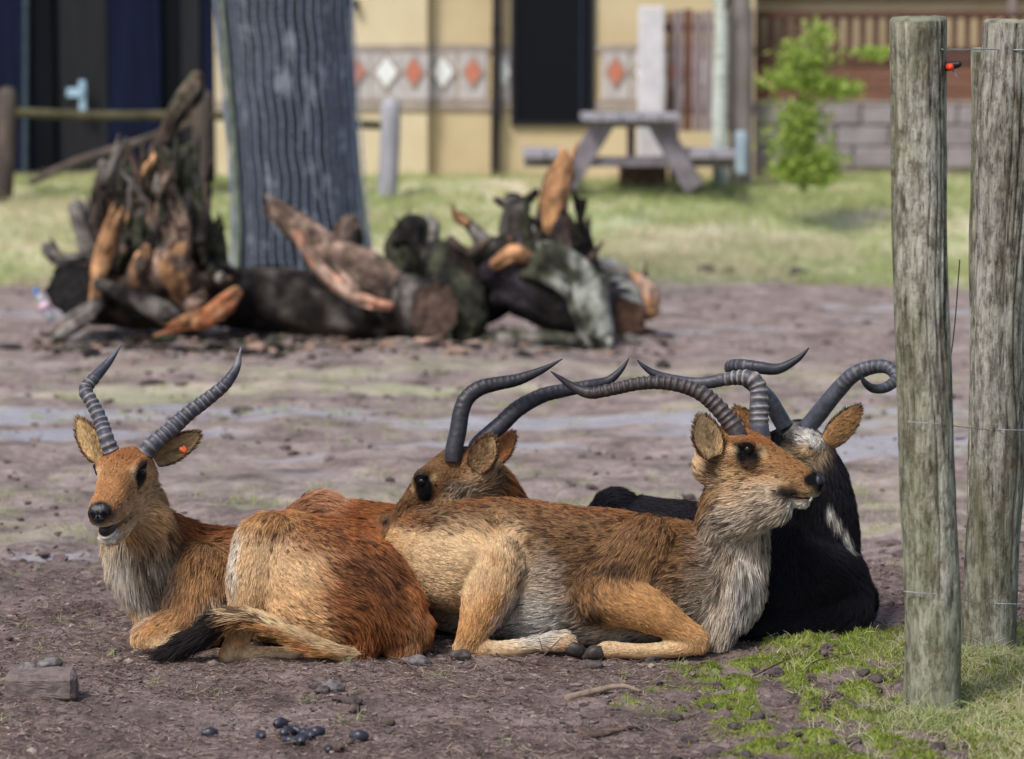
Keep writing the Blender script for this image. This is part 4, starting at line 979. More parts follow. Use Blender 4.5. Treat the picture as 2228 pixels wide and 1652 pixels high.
# pine cones
M_CONE = mat_noise('cone_scale', srgb(66, 56, 54), srgb(128, 116, 108), 40, .8)
def cone(X, Yp, s_, a, tilt):
    w_ = pxz(X, Yp, 0); zz = float(gz([w_[0]], [w_[1]])[0]); root = empty('pine_cone', (w_[0], w_[1], zz), 'open grey-brown pine cone lying on the moss', 'pine cone', 'pine cones on the moss')
    core = MB(); V, F, *_ = tube([(0, 0, 0), (0, 0, .5 * s_), (0, 0, 1.0 * s_)], [.22 * s_, .26 * s_, .08 * s_], n=10, m=3)
    M3 = rotz(a) @ roty(tilt); off = np.array([w_[0], w_[1], zz + .35 * s_])
    core.add((V - np.array([0, 0, .5 * s_])) @ M3.T + off, F).build('core', M_CONE, root)
    sc = MB(); V0, F0, *_ = tube([(0, 0, 0), (.2 * s_, 0, .03 * s_), (.3 * s_, 0, .10 * s_)], [.07 * s_, .11 * s_, .05 * s_], [.03 * s_, .045 * s_, .03 * s_], n=8, m=2)
    for k in range(34):
        t = k / 33; rr = .16 * s_ * math.sin(math.pi * (.18 + .75 * t)); hh = (t - .5) * .95 * s_
        q = V0 * (1.15 - .5 * t) @ rotz(k * 2.4).T + np.array([rr * math.cos(k * 2.4), rr * math.sin(k * 2.4), hh])
        sc.add(q @ M3.T + off, F0)
    s2 = sc.build('scales', M_CONE, root); s2['kind'] = 'stuff'
for q in [(1762, 1495, .036, .4, 1.2), (1798, 1448, .046, 1.2, 1.4), (1821, 1524, .038, 2.2, 1.3), (1795, 1556, .044, .2, .4), (1957, 1466, .032, 3, 1.2)]: cone(*q)

# twigs
M_TWIG = mat_noise('bark_twig', srgb(58, 46, 42), srgb(112, 94, 84), 30, .9, bumpd=.002)
def twig(pix, rad, label, branch=(), mat=None, group=None):
    P = np.array([pxz(X, Yp, 0) + np.array([0, 0, h + .004]) for X, Yp, h in pix]); P[:, 2] += gz(P[:, 0], P[:, 1])
    V, F, *_ = tube(P, np.linspace(rad, rad * .4, len(P)), n=8, m=4); mb = MB().add(V, F)
    for br in branch:
        Q = np.array([pxz(X, Yp, 0) + np.array([0, 0, h + .004]) for X, Yp, h in br]); V, F, *_ = tube(Q, np.linspace(rad * .6, rad * .25, len(Q)), n=6, m=3); mb.add(V, F)
    o = mb.build('twig', mat or M_TWIG, None, True); return tag(o, label, 'twig', group)
twig([(1165, 1438, .0), (1180, 1436, .02), (1200, 1436, .045), (1222, 1436, .07)], .003, 'forked thin twig standing by the hind hoof of the antelope with raised chin', [[(1180, 1436, .02), (1176, 1436, .045), (1172, 1436, .06)]])
twig([(1090, 1428, 0), (1135, 1440, .008), (1190, 1448, .01), (1260, 1452, .004)], .004, 'dark twig lying along the ground by the hind leg')
twig([(1236, 1520, .0), (1290, 1512, .012), (1350, 1508, .014), (1390, 1512, .006)], .012, 'thick pale brown stick lying at the edge of the moss', mat=mat_noise('pale_stick', srgb(112, 96, 84), srgb(150, 134, 118), 30, .9, bumpd=.003))
twig([(1240, 1590, .0), (1300, 1598, .006), (1370, 1588, .006), (1400, 1580, .0)], .008, 'dark rotten stick lying on bare earth before the moss')
twig([(1640, 1478, 0), (1690, 1462, .01), (1740, 1445, .012)], .004, 'thin dark twig lying across the green moss')
twig([(1760, 1490, 0), (1765, 1470, .02), (1860, 1440, .03)], .003, 'thin bent twig among pine cones on the moss')
twig([(860, 1440, .01), (880, 1452, .012), (905, 1462, .004)], .004, 'short pale twig below the rust rump')
twig([(340, 1445, .0), (300, 1470, .006), (250, 1480, .004)], .003, 'slender twig on bare earth below the open-mouthed antelope')
# ---------------------------------------------------------------- wooden posts in the foreground
def weathered(name, seed, green, dark=1.0, warm=0.0):
    m, nt, b = new_mat(name)
    n1 = nz(nt, 16, 8, .72, stretch=(1, 1, .10), dist=.8); n2 = nz(nt, 75, 5, .7, stretch=(1, 1, .14)); n3 = nz(nt, 2.6, 4, .6, stretch=(1, 1, .5)); n4 = nz(nt, 14, 5, .7)
    for k in (n1, n2, n3, n4): k.noise_dimensions = '4D'; k.inputs['W'].default_value = seed
    c = ramp(nt, n1.outputs['Fac'], [(.30, srgb(58 * dark, 52 * dark, 46 * dark)), (.42, srgb(110 * dark, 106 * dark, 96 * dark)), (.54, srgb(158 * dark, 156 * dark, 148 * dark)), (.70, srgb(184 * dark, 182 * dark, 174 * dark))])
    f = ramp(nt, n2.outputs['Fac'], [(.36, (.26, .24, .22)), (.46, (.85, .85, .85)), (.56, (1, 1, 1)), (.7, (1.3, 1.28, 1.22))])
    col = mixc(nt, 1.0, c.outputs[0], f.outputs[0], 'MULTIPLY')
    # algae: greener low down and in patches
    tc = nt.nodes.new('ShaderNodeTexCoord'); sep = nt.nodes.new('ShaderNodeSeparateXYZ'); nt.links.new(tc.outputs['Object'], sep.inputs[0])
    lo = nt.nodes.new('ShaderNodeMapRange'); lo.inputs['From Min'].default_value = .55; lo.inputs['From Max'].default_value = 0; lo.inputs['To Min'].default_value = 0; lo.inputs['To Max'].default_value = .35
    nt.links.new(sep.outputs[2], lo.inputs['Value'])
    sx_ = nt.nodes.new('ShaderNodeMapRange'); sx_.inputs['From Min'].default_value = .02; sx_.inputs['From Max'].default_value = -.06; sx_.inputs['To Min'].default_value = -.06; sx_.inputs['To Max'].default_value = .10
    nt.links.new(sep.outputs[0], sx_.inputs['Value'])
    a0 = nt.nodes.new('ShaderNodeMath'); nt.links.new(lo.outputs[0], a0.inputs[0]); nt.links.new(sx_.outputs[0], a0.inputs[1])
    ad = nt.nodes.new('ShaderNodeMath'); nt.links.new(n3.outputs['Fac'], ad.inputs[0]); nt.links.new(a0.outputs[0], ad.inputs[1])
    ga = ramp(nt, ad.outputs[0], [(.50, (0, 0, 0)), (.74, (green,) * 3)])
    col = mixc(nt, ga.outputs[0], col, srgb(122, 130, 94))
    br = ramp(nt, n4.outputs['Fac'], [(.54, (0, 0, 0)), (.64, (.65, .65, .65))]); col = mixc(nt, br.outputs[0], col, srgb(104, 90, 74))
    n5 = nz(nt, 36, 6, .75, stretch=(1, 1, .45)); fl = ramp(nt, n5.outputs['Fac'], [(.40, (.42, .40, .37)), (.52, (1, 1, 1)), (.66, (1.2, 1.18, 1.12))]); col = mixc(nt, .85, col, fl.outputs[0], 'MULTIPLY')
    nt.links.new(col, b.inputs['Base Color']); b.inputs['Roughness'].default_value = .9; b.inputs['Specular IOR Level'].default_value = .15
    sm_ = nt.nodes.new('ShaderNodeMath'); nt.links.new(n5.outputs['Fac'], sm_.inputs[0]); nt.links.new(n2.outputs['Fac'], sm_.inputs[1])
    bump(nt, b, sm_.outputs[0], 1.0, .010)
    return m
def wooden_post(bx, by, tx_, ty, Y, r0, r1, label, seed, mat):
    base = px(bx, by, Y); base[2] = -.05; top = px(tx_, ty, Y)
    root = empty('fence_post', (base[0], base[1], 0), label, 'post', 'wooden posts by the moss')
    k = 7; P = np.array([base + (top - base) * t for t in np.linspace(0, 1, k)])
    g = np.random.default_rng(seed); P[1:-1, :2] += g.normal(0, .004, (k - 2, 2))
    rad = np.linspace(r0, r1, k) * (1 + g.normal(0, .012, k)); rad[0] *= 1.05
    cracks = [(g.uniform(0, 6.28), g.uniform(0, .8), g.uniform(.2, .6), g.uniform(.02, .05)) for _ in range(26)]
    def jit(t, th):
        j = 1 + .018 * fbm(np.column_stack([np.cos(th) * 3, np.sin(th) * 3, t * 9]), seed, 4) + .012 * fbm(np.column_stack([np.cos(th) * 9, np.sin(th) * 9, t * 14]), seed + 5, 3)
        for a, t0, ln, w in cracks:
            d = np.abs((th - a - .12 * np.sin(t * 13 + a) + math.pi) % (2 * math.pi) - math.pi)
            j = j - .12 * np.exp(-(d / w) ** 2) * smooth(t0, t0 + .05, t) * (1 - smooth(t0 + ln - .08, t0 + ln, t))
        return j
    V, F, *_ = tube(P, rad, n=120, m=22, cap='flat', jitter=jit, ref=(0, 1, 0))
    F = F[:-2]
    o = MB().add(V, F).build('shaft', mat, root, True)
    # rounded worn top
    n = 120; ring = V[-n:]; c = ring.mean(0); vv = [ring]; prof = [(.97, .006), (.9, .010), (.6, .012), (.25, .010)]
    for q, h in prof: vv.append(c + (ring - c) * q + np.array([0, 0, h]) + np.array([0, 0, 1]) * (.002 * fbm((ring - c) * 60 * q, seed, 2))[:, None])
    vv = np.concatenate(vv + [[c + np.array([0, 0, .009])]]); FF = []
    for i in range(4):
        for j in range(n): a, b_ = i * n + j, i * n + (j + 1) % n; FF.append((a, b_, b_ + n, a + n))
    for j in range(n): FF.append((4 * n + j, 4 * n + (j + 1) % n, 5 * n))
    MB().add(vv, FF).build('end_grain', mat_noise('end_grain_%d' % seed, srgb(96, 98, 84), srgb(140, 140, 122), 40, .95, bumpd=.004), root, True)
    return root
wooden_post(2027, 1560, 1998, 46, 7.3, .0715, .0705, 'leaning grey wooden post with green algae at its foot, nearest the moss edge', 3, weathered('weathered_post', 2.0, .5, 1.16))
wooden_post(2150, 1430, 2203, 52, 8.06, .074, .082, 'thick grey wooden post with split bark, standing behind the algae-green one', 4, weathered('barky_post', 7.0, .25, 1.06))
wooden_post(2140, 1400, 2152, 112, 8.35, .05, .052, 'slimmer pale post squeezed behind the post with split bark', 5, weathered('pale_post', 11.0, .35, 1.2))

M_WIRE = mat_noise('galvanised_wire', srgb(120, 124, 132), srgb(168, 172, 180), 60, .45, spec=.6)
def wire(P, r, label, m=None, name='fence_wire', cat='wire'):
    V, F, *_ = tube(np.array(P), [r] * len(P), n=8, m=8); return tag(MB().add(V, F).build(name, m or M_WIRE, None, True), label, cat)
wire([px(1976, 918, 7.235), px(2040, 923, 7.222), px(2100, 930, 7.5), px(2140, 934, 7.965), px(2205, 936, 7.97), px(2330, 938, 8.06)], .0013, 'thin grey fence wire at mid height across the two big posts')
wire([px(1968, 1287, 7.25), px(2035, 1294, 7.222), px(2095, 1305, 7.5), px(2125, 1312, 7.975), px(2190, 1314, 7.975), px(2330, 1318, 8.06)], .0013, 'low thin grey fence wire crossing the posts near their feet')
wire([px(2050, 108, 7.25), px(2100, 108, 7.6), px(2160, 108, 7.97), px(2230, 109, 7.975), px(2330, 110, 8.06)], .0018, 'top grey fence wire running from post to post')
wire([px(2088, 566, 7.4), px(2078, 700, 7.42), px(2064, 820, 7.42), px(2054, 936, 7.4)], .0016, 'thin dark twisted cord hanging beside the leaning post', mat_noise('dark_cord', srgb(30, 32, 40), srgb(90, 92, 100), 300, .8), 'cord', 'cord')
# insulator with red collar
ins = empty('wire_insulator', px(2060, 146, 7.3), 'black ribbed wire insulator with red collar screwed into the leaning post', 'insulator')
M_BLKP = mat_noise('black_plastic', srgb(18, 18, 20), srgb(34, 34, 38), 30, .4); M_REDP = mat_noise('red_plastic', srgb(206, 56, 36), srgb(224, 76, 52), 30, .45)
p0, p1 = px(2056, 146, 7.28), px(2086, 140, 7.26)
mb = MB()
for k in range(5):
    a, b2 = p0 + (p1 - p0) * (.18 + .17 * k), p0 + (p1 - p0) * (.25 + .17 * k); V, F, *_ = tube([a, b2], [.012 - .0008 * k] * 2, n=14, m=2); mb.add(V, F)
V, F, *_ = tube([p0, p1], [.008, .008], n=12, m=2); mb.add(V, F); mb.build('ribbed_body', M_BLKP, ins, True)
V, F, *_ = tube([px(2066, 146, 7.262), px(2068, 147, 7.255)], [.010, .009], n=14, m=2); MB().add(V, F).build('collar', M_REDP, ins, True)
V, F, *_ = tube([px(2072, 150, 7.27), px(2078, 160, 7.26), px(2082, 168, 7.26)], [.0018] * 3, n=6, m=2); MB().add(V, F).build('screw_tip', M_WIRE, ins, True)

# ---------------------------------------------------------------- big tree with wire guard
TY = 20.0
tr = empty('oak_tree', (px(655, 690, TY)[0], TY, 0), 'big grey-barked tree trunk wrapped in wire mesh behind the log heap', 'tree')
rows = [(664, 715, .56), (660, 640, .47), (650, 500, .405), (637, 330, .395), (618, 80, .415), (606, -100, .425), (585, -500, .42), (560, -1000, .36), (545, -1400, .30)]
P = np.array([px(r[0], r[1], TY) for r in rows]); rad = [r[2] for r in rows]
def barkj(t, th):
    q = np.column_stack([np.cos(th) * 8, np.sin(th) * 8, t * 7]); v = fbm(q, 91, 3) + .35 * fbm(q * np.array([2.2, 2.2, 5]), 95, 2)
    return 1 + .10 * np.abs(v) + .03 * fbm(q * np.array([.3, .3, .4]), 92, 2)
V, F, *_ = tube(P, rad, n=110, m=16, jitter=barkj, ref=(0, 1, 0))
m_bark, nt, b_ = new_mat('ridged_bark')
n1 = nz(nt, 13, 7, .72, stretch=(1, 1, .13), dist=.7); n2 = nz(nt, 7, 4, .65, stretch=(1, 1, .35)); n3 = nz(nt, 1.1, 3, .6)
c = ramp(nt, n1.outputs['Fac'], [(.38, srgb(8, 10, 15)), (.50, srgb(25, 29, 40)), (.60, srgb(56, 63, 79)), (.70, srgb(140, 148, 162))])
l = ramp(nt, n2.outputs['Fac'], [(.55, (0, 0, 0)), (.64, (.9, .9, .9))]); col = mixc(nt, l.outputs[0], c.outputs[0], srgb(176, 182, 192))
gm = ramp(nt, n3.outputs['Fac'], [(.5, (0, 0, 0)), (.72, (.4, .4, .4))]); col = mixc(nt, gm.outputs[0], col, srgb(90, 102, 84))
nt.links.new(col, b_.inputs['Base Color']); b_.inputs['Roughness'].default_value = .95; bump(nt, b_, n1.outputs['Fac'], 1, .05)
MB().add(V, F).build('trunk', m_bark, tr, True)
mb = MB()
for (a, e, rr_) in (((-1200), (300, -1900), .16), ((-1250), (830, -2000), .18), ((-1350), (560, -2300), .2)):
    p0 = px(552, a, TY); p2 = px(e[0], e[1], TY + .6); V, F, *_ = tube([p0, (p0 + p2) / 2 + np.array([0, .1, .2]), p2], [rr_, rr_ * .7, rr_ * .35], n=14, m=5); mb.add(V, F)
mb.build('limb', m_bark, tr, True)
gd = empty('tree_guard', (px(655, 690, TY)[0], TY, 0), 'grey wire mesh guard wrapped around the big tree trunk', 'wire mesh')
mb = MB(); ax = crom(P[:6], 10); nvw = 46
rg = np.interp(np.arange(len(ax)), np.arange(6) * 10, [.60, .53, .465, .45, .465, .475])
thv = np.arange(nvw) / nvw * 2 * math.pi
def gp(i, th, o=0): return ax[i] + np.array([math.cos(th) * (rg[i] + o), math.sin(th) * (rg[i] + o), 0])
for th in thv:
    Q = np.array([gp(i, th + .02 * math.sin(i), .008 * math.sin(th * 11)) for i in range(0, len(ax), 3)]); V, F, *_ = tube(Q, [.0050] * len(Q), n=4, m=1, cap='flat'); mb.add(V, F)
zz = np.arange(.05, 2.6, .042)
for z in zz:
    f_ = np.interp(z, ax[:, 2], np.arange(len(ax))); i0 = int(f_); i1 = min(i0 + 1, len(ax) - 1); w_ = f_ - i0
    Q = np.array([gp(i0, t, .006 * math.sin(t * 11)) * (1 - w_) + gp(i1, t, .006 * math.sin(t * 11)) * w_ for t in np.linspace(0, 2 * math.pi, 46)]); Q[:, 2] = z + .004 * np.sin(np.arange(46) * 1.3 + z * 9)
    V, F, *_ = tube(Q, [.0022] * 46, n=4, m=1, cap='flat'); mb.add(V, F)
mb.build('wire_netting', mat_noise('blue_grey_wire', srgb(116, 130, 152), srgb(160, 172, 190), 30, .5, spec=.5), gd)
V, F, *_ = tube([gp(0, -2.45, .03), gp(20, -2.45, .03), gp(45, -2.45, .03)], [.02, .02, .018], n=8, m=3); MB().add(V, F).build('stake', mat_noise('green_stake', srgb(84, 96, 84), srgb(126, 136, 120), 12, .9), gd, True)
V, F, *_ = tube([gp(0, -.3, .05), gp(20, -.3, .06), gp(45, -.3, .05)], [.008, .008, .008], n=8, m=3); MB().add(V, F).build('stake', M_WIRE, gd, True)

# ---------------------------------------------------------------- heap of logs and stumps
M_WOOD = mat_attr('log_wood', .9, .15, 16, .6, .03, stretch=(1, 1, 1))
DW = srgb(44, 40, 40); MOSSY = srgb(62, 64, 52); OW = srgb(180, 136, 100); GW = srgb(136, 130, 124); PW = srgb(168, 142, 126); LW = srgb(186, 190, 180); BW = srgb(94, 80, 72)
def chunk(mb, rows, c1, c2=None, amp=.26, seed=0, n=34, freq=1.7, cap='round', bias=None, shards=7):
    """ragged broken wood: grooved along the grain, bent, with torn shards"""
    gs = np.random.default_rng(seed + 400)
    P = np.array([px(r[0], r[1], r[2]) for r in rows]); s_ = np.array([r[3] * r[2] / FPX for r in rows])
    if len(P) > 2: P[1:-1] += gs.normal(0, .22 if amp > .1 else .05, (len(P) - 2, 3)) * s_[1:-1, None]
    s_ = s_ * (1 + gs.normal(0, amp * .25, len(s_)))
    def j(t, th):
        cs = np.column_stack([np.cos(th), np.sin(th)]); tw = t * 1.1
        gr = np.abs(fbm(np.column_stack([cs * freq * 1.9, tw + seed]), seed, 3)); fine = fbm(np.column_stack([cs * 6.5, t * 2.0 + seed]), seed + 2, 3)
        return np.maximum(.28, 1 + amp * 1.3 * (.45 - gr) + amp * .7 * fbm(np.column_stack([cs * 1.1, t * 2.2 + seed]), seed + 1, 2) + amp * .55 * fine)
    V, F, T, tt, an = tube(P, s_, n=n, m=8, jitter=j, cap=cap, ref=(0, -.6, .8))
    c2 = c1 if c2 is None else c2
    def colr(V): 
        w = smooth(-.15, .25, fbm(V * np.array([9, 9, 6]), seed + 3, 4) + (0 if bias is None else bias))[:, None]
        return .72 * (c1 * (1 - w) + c2 * w) * (1 + .75 * fbm(V * np.array([10, 10, 8]), seed + 6, 4))[:, None].clip(.2, 2.2)
    mb.add(V, F, colr(V))
    if amp > .1:
        for k in range(shards):
            i = gs.integers(0, len(V)); ctr = P[min(len(P) - 1, int(tt[i] * (len(P) - 1)))]; nr = unit(V[i] - ctr); r_ = np.linalg.norm(V[i] - ctr)
            d = unit(T[i] * gs.choice([-1, 1], p=[.25, .75]) + nr * gs.uniform(.15, .6) + gs.normal(0, .2, 3)); L = r_ * gs.uniform(.5, 1.6)
            p0 = V[i] - nr * r_ * .15 - d * L * .2
            V2, F2, *_ = tube([p0, p0 + d * L * .5, p0 + d * L], [r_ * .20, r_ * .15, r_ * .02], [r_ * .12, r_ * .07, r_ * .01], n=5, m=2, cap='flat', ref=nr); mb.add(V2, F2, colr(V2))
    return mb
def log_thing(name, label, cat, parts, base):
    b = px(*base); root = empty(name, (b[0], b[1], max(0, 0)), label, cat, 'log heap round the tree')
    for nm, chunks in parts:
        mb = MB()
        for q, ch in enumerate(chunks): chunk(mb, ch[0], ch[1], ch[2] if len(ch) > 2 else None, seed=(hash(nm) * 0 + len(nm) * 7 + q * 3 + int(base[0])) % 97, **(ch[3] if len(ch) > 3 else {}))
        mb.build(nm, M_WOOD, root, True)
    return root
log_thing('tree_stump', 'uprooted mossy stump with tall jagged splinters above the blackened log end', 'stump', [
    ('spire', [([(270, 560, 18.6, 26), (312, 400, 18.7, 19), (350, 305, 18.7, 17), (385, 240, 18.7, 22), (418, 200, 18.7, 24), (428, 168, 18.7, 15)], BW * 1.3, MOSSY * 1.5)]),
    ('splinter', [([(200, 675, 18.2, 12), (218, 590, 18.2, 17), (240, 500, 18.2, 15), (248, 462, 18.2, 8)], OW, srgb(198, 152, 112), {'amp': .2})]),
    ('splinter', [([(285, 480, 18.5, 12), (300, 420, 18.5, 10), (322, 360, 18.5, 6)], OW, BW)]),
    ('root', [([(395, 520, 18.7, 34), (402, 420, 18.7, 30), (398, 355, 18.7, 20), (412, 318, 18.7, 8)], MOSSY * 1.4, GW)]),
    ('root', [([(360, 545, 18.6, 26), (370, 440, 18.6, 20), (362, 360, 18.6, 14), (350, 320, 18.6, 8)], MOSSY, BW)]),
    ('root', [([(300, 560, 18.6, 50), (310, 470, 18.7, 44), (280, 390, 18.7, 26), (272, 318, 18.7, 10)], MOSSY, BW * 1.2)]),
    ('root', [([(240, 560, 18.6, 40), (225, 470, 18.7, 34), (232, 400, 18.7, 22), (225, 360, 18.7, 12)], GW * .8, BW)]),
    ('root', [([(430, 410, 18.6, 8), (438, 470, 18.6, 10), (452, 510, 18.6, 12), (445, 545, 18.5, 16)], DW, MOSSY)]),
    ('root', [([(200, 560, 18.5, 26), (178, 500, 18.5, 17), (168, 460, 18.5, 16), (185, 452, 18.5, 9)], GW * .8, GW)]),
    ('root', [([(170, 570, 18.4, 20), (130, 565, 18.3, 14), (104, 548, 18.3, 13), (100, 535, 18.3, 8)], GW * .8, GW)]),
    ('root', [([(470, 590, 18.5, 26), (478, 540, 18.6, 14), (476, 490, 18.6, 6)], BW, MOSSY)]),
    ('root_plate', [([(210, 640, 18.7, 60), (320, 610, 18.7, 80), (440, 620, 18.7, 66)], DW, BW)])], (300, 700, 18.5))
for q, (rw, lab) in enumerate([([(395, 545, 18.2, 18), (380, 590, 18.2, 30), (400, 640, 18.2, 26)], 'torn orange heartwood chunk in front of the mossy stump'), ([(290, 610, 18.2, 22), (310, 570, 18.2, 20), (318, 540, 18.2, 10)], 'small split orange block leaning on the mossy stump'),
                             ([(345, 600, 18.25, 30), (355, 560, 18.25, 22)], 'pale brown broken block in the log heap'), ([(415, 665, 18.1, 20), (440, 650, 18.1, 14)], 'light tan broken wood lump low in the log heap')]):
    log_thing('wood_chunk', lab, 'wood', [('heartwood', [(rw, (OW * .9, OW, PW, PW)[q], BW)])], (rw[0][0], 700, 18.2))
gr_ = np.random.default_rng(31)
for o_, (xa, xb), (ya, yb), nn_, (ha, hb), Yd in ((bpy.data.objects['tree_stump'], (210, 460), (520, 610), 20, (60, 210), 18.45),):
    for k in range(nn_):
        x0, y0, hh, r_ = gr_.uniform(xa, xb), gr_.uniform(ya, yb), gr_.uniform(ha, hb), gr_.uniform(5, 12); dx = gr_.normal(0, 28)
        mb = MB(); chunk(mb, [(x0, y0, Yd + gr_.uniform(-.2, .3), r_ * 1.3), (x0 + dx * .4 + gr_.normal(0, 8), y0 - hh * .5, Yd, r_), (x0 + dx, y0 - hh, Yd, 2.5)], (DW, BW, GW * .8, MOSSY * 1.3, PW * .7)[k % 5], (BW, MOSSY, GW)[k % 3], amp=.3, seed=500 + k, n=18, shards=4); mb.build('root', M_WOOD, o_, True)
def round_log(name, label, rows, c1, c2, face, end=1, fc=BW, seed=1):
    b = px(rows[0][0], 700, rows[0][2]); root = empty(name, (b[0], b[1], 0), label, 'log', 'log heap round the tree')
    mb = MB(); chunk(mb, rows, c1, c2, amp=.15, seed=seed, n=30, cap='flat', shards=0); V = mb.v[0]; o = mb.build('bark', M_WOOD, root, True)
    ring = V[-30:] if end else V[:30]; c = ring.mean(0); d = px(*rows[-1][:3]) - px(*rows[-2][:3]) if end else px(*rows[0][:3]) - px(*rows[1][:3]); d = unit(d)
    vv = [c + (ring - c) * k + d * .004 for k in (.985, .7, .4, .15)]; cc = [np.tile(fc * f * (1 + .2 * math.sin(k * 5)), (30, 1)) for k, f in zip((.985, .7, .4, .15), (.9, 1.1, .9, 1.15))]
    vv = np.concatenate(vv + [[c + d * .004]]); cc = np.concatenate(cc + [[fc]]); F = []
    for i in range(3):
        for j in range(30): F.append((i * 30 + j, i * 30 + (j + 1) % 30, (i + 1) * 30 + (j + 1) % 30, (i + 1) * 30 + j))
    for j in range(30): F.append((90 + j, 90 + (j + 1) % 30, 120))
    MB().add(vv, F, cc).build('cut_face', M_WOOD, root, True)
    return root
round_log('log', 'thick dark log with a blackened round end under the mossy stump', [(300, 606, 19.5, 62), (215, 622, 18.9, 62), (155, 632, 18.2, 56)], DW, BW, None, 1, srgb(36, 34, 36), 3)
round_log('log', 'long dark mossy log with a brown sawn end before the tree', [(470, 650, 18.9, 60), (600, 640, 18.75, 72), (790, 664, 18.5, 66), (880, 676, 18.2, 62), (945, 682, 17.85, 60)], DW, GW * .45, None, 1, srgb(126, 104, 90), 5)
round_log('log', 'pale lichened log with sawn brown end beside the dark root ball', [(1285, 610, 19.2, 52), (1320, 640, 18.8, 56), (1362, 692, 18.3, 50)], LW * .8, GW, None, 1, srgb(116, 90, 74), 7)
log_thing('split_log', 'stripped pinkish split log leaning against the tree guard', 'log', [('trunk_half', [([(588, 455, 18.8, 15), (640, 492, 18.7, 22), (720, 545, 18.5, 34), (820, 600, 18.2, 40), (900, 650, 18.0, 26)], PW * .8, BW * 1.2, {'amp': .34, 'shards': 16})]),
    ('splinter', [([(690, 520, 18.6, 12), (760, 560, 18.4, 14), (850, 625, 18.1, 12), (908, 658, 17.95, 8)], PW * 1.15, srgb(206, 176, 152), {'amp': .34, 'shards': 16})]),
    ('splinter', [([(640, 500, 18.4, 10), (700, 590, 18.2, 14), (770, 640, 18.0, 14), (850, 668, 17.9, 10)], PW, srgb(190, 140, 116))]),
    ('knot', [([(745, 540, 18.8, 40), (765, 490, 18.8, 22), (770, 475, 18.8, 8)], BW * 1.2, PW * .7, {'amp': .3})])], (760, 700, 18.4))
log_thing('branch', 'dark diagonal branch lying low before the mossy stump', 'branch', [('limb', [([(215, 618, 17.9, 14), (290, 650, 17.9, 17), (370, 695, 17.8, 17), (420, 720, 17.8, 12)], DW, GW * .5)])], (300, 720, 17.9))
log_thing('branch', 'short thick orange branch stub low in the log heap', 'branch', [('limb', [([(515, 638, 17.9, 14), (480, 665, 17.8, 17), (425, 702, 17.7, 15)], srgb(150, 96, 66), OW * .8)])], (470, 720, 17.9))
log_thing('branch', 'grey branch end poking out of the log heap near the plastic bottle', 'branch', [('limb', [([(215, 660, 18.0, 12), (170, 700, 17.9, 16), (125, 735, 17.8, 10)], GW * .6, GW)])], (170, 730, 17.9))
log_thing('branch', 'branch stub with a pale sawn end facing out of the log heap', 'branch', [('limb', [([(500, 600, 18.6, 22), (485, 605, 18.2, 18)], DW, BW)]), ('cut_end', [([(481, 606, 18.14, 13), (479, 607, 18.11, 12)], srgb(214, 206, 196), srgb(190, 180, 170), {'amp': .04})])], (480, 700, 18.3))
log_thing('stick', 'thin pale stick lying on mud before the log heap', 'stick', [('limb', [([(722, 752, 17.75, 5), (800, 757, 17.7, 7), (870, 752, 17.7, 6), (932, 745, 17.75, 3)], PW * .8, GW)])], (820, 755, 17.7))
log_thing('tree_stump', 'small jagged dark stump behind the brown sawn log end', 'stump', [('trunk', [([(905, 600, 18.9, 60), (890, 540, 18.9, 44), (900, 500, 18.9, 34)], DW, MOSSY)]), ('splinter', [([(872, 520, 18.8, 20), (868, 495, 18.8, 8)], DW, MOSSY)]), ('splinter', [([(928, 540, 18.9, 24), (932, 495, 18.9, 16), (934, 472, 18.9, 6)], GW * .9, LW * .7)])], (900, 660, 18.9))
log_thing('tree_stump', 'mossy stump fragment between the brown sawn end and the dark root ball', 'stump', [('trunk', [([(960, 560, 18.5, 40), (985, 620, 18.4, 52), (1000, 700, 18.2, 46), (1005, 735, 18.1, 28)], MOSSY, DW)])], (1000, 730, 18.3))
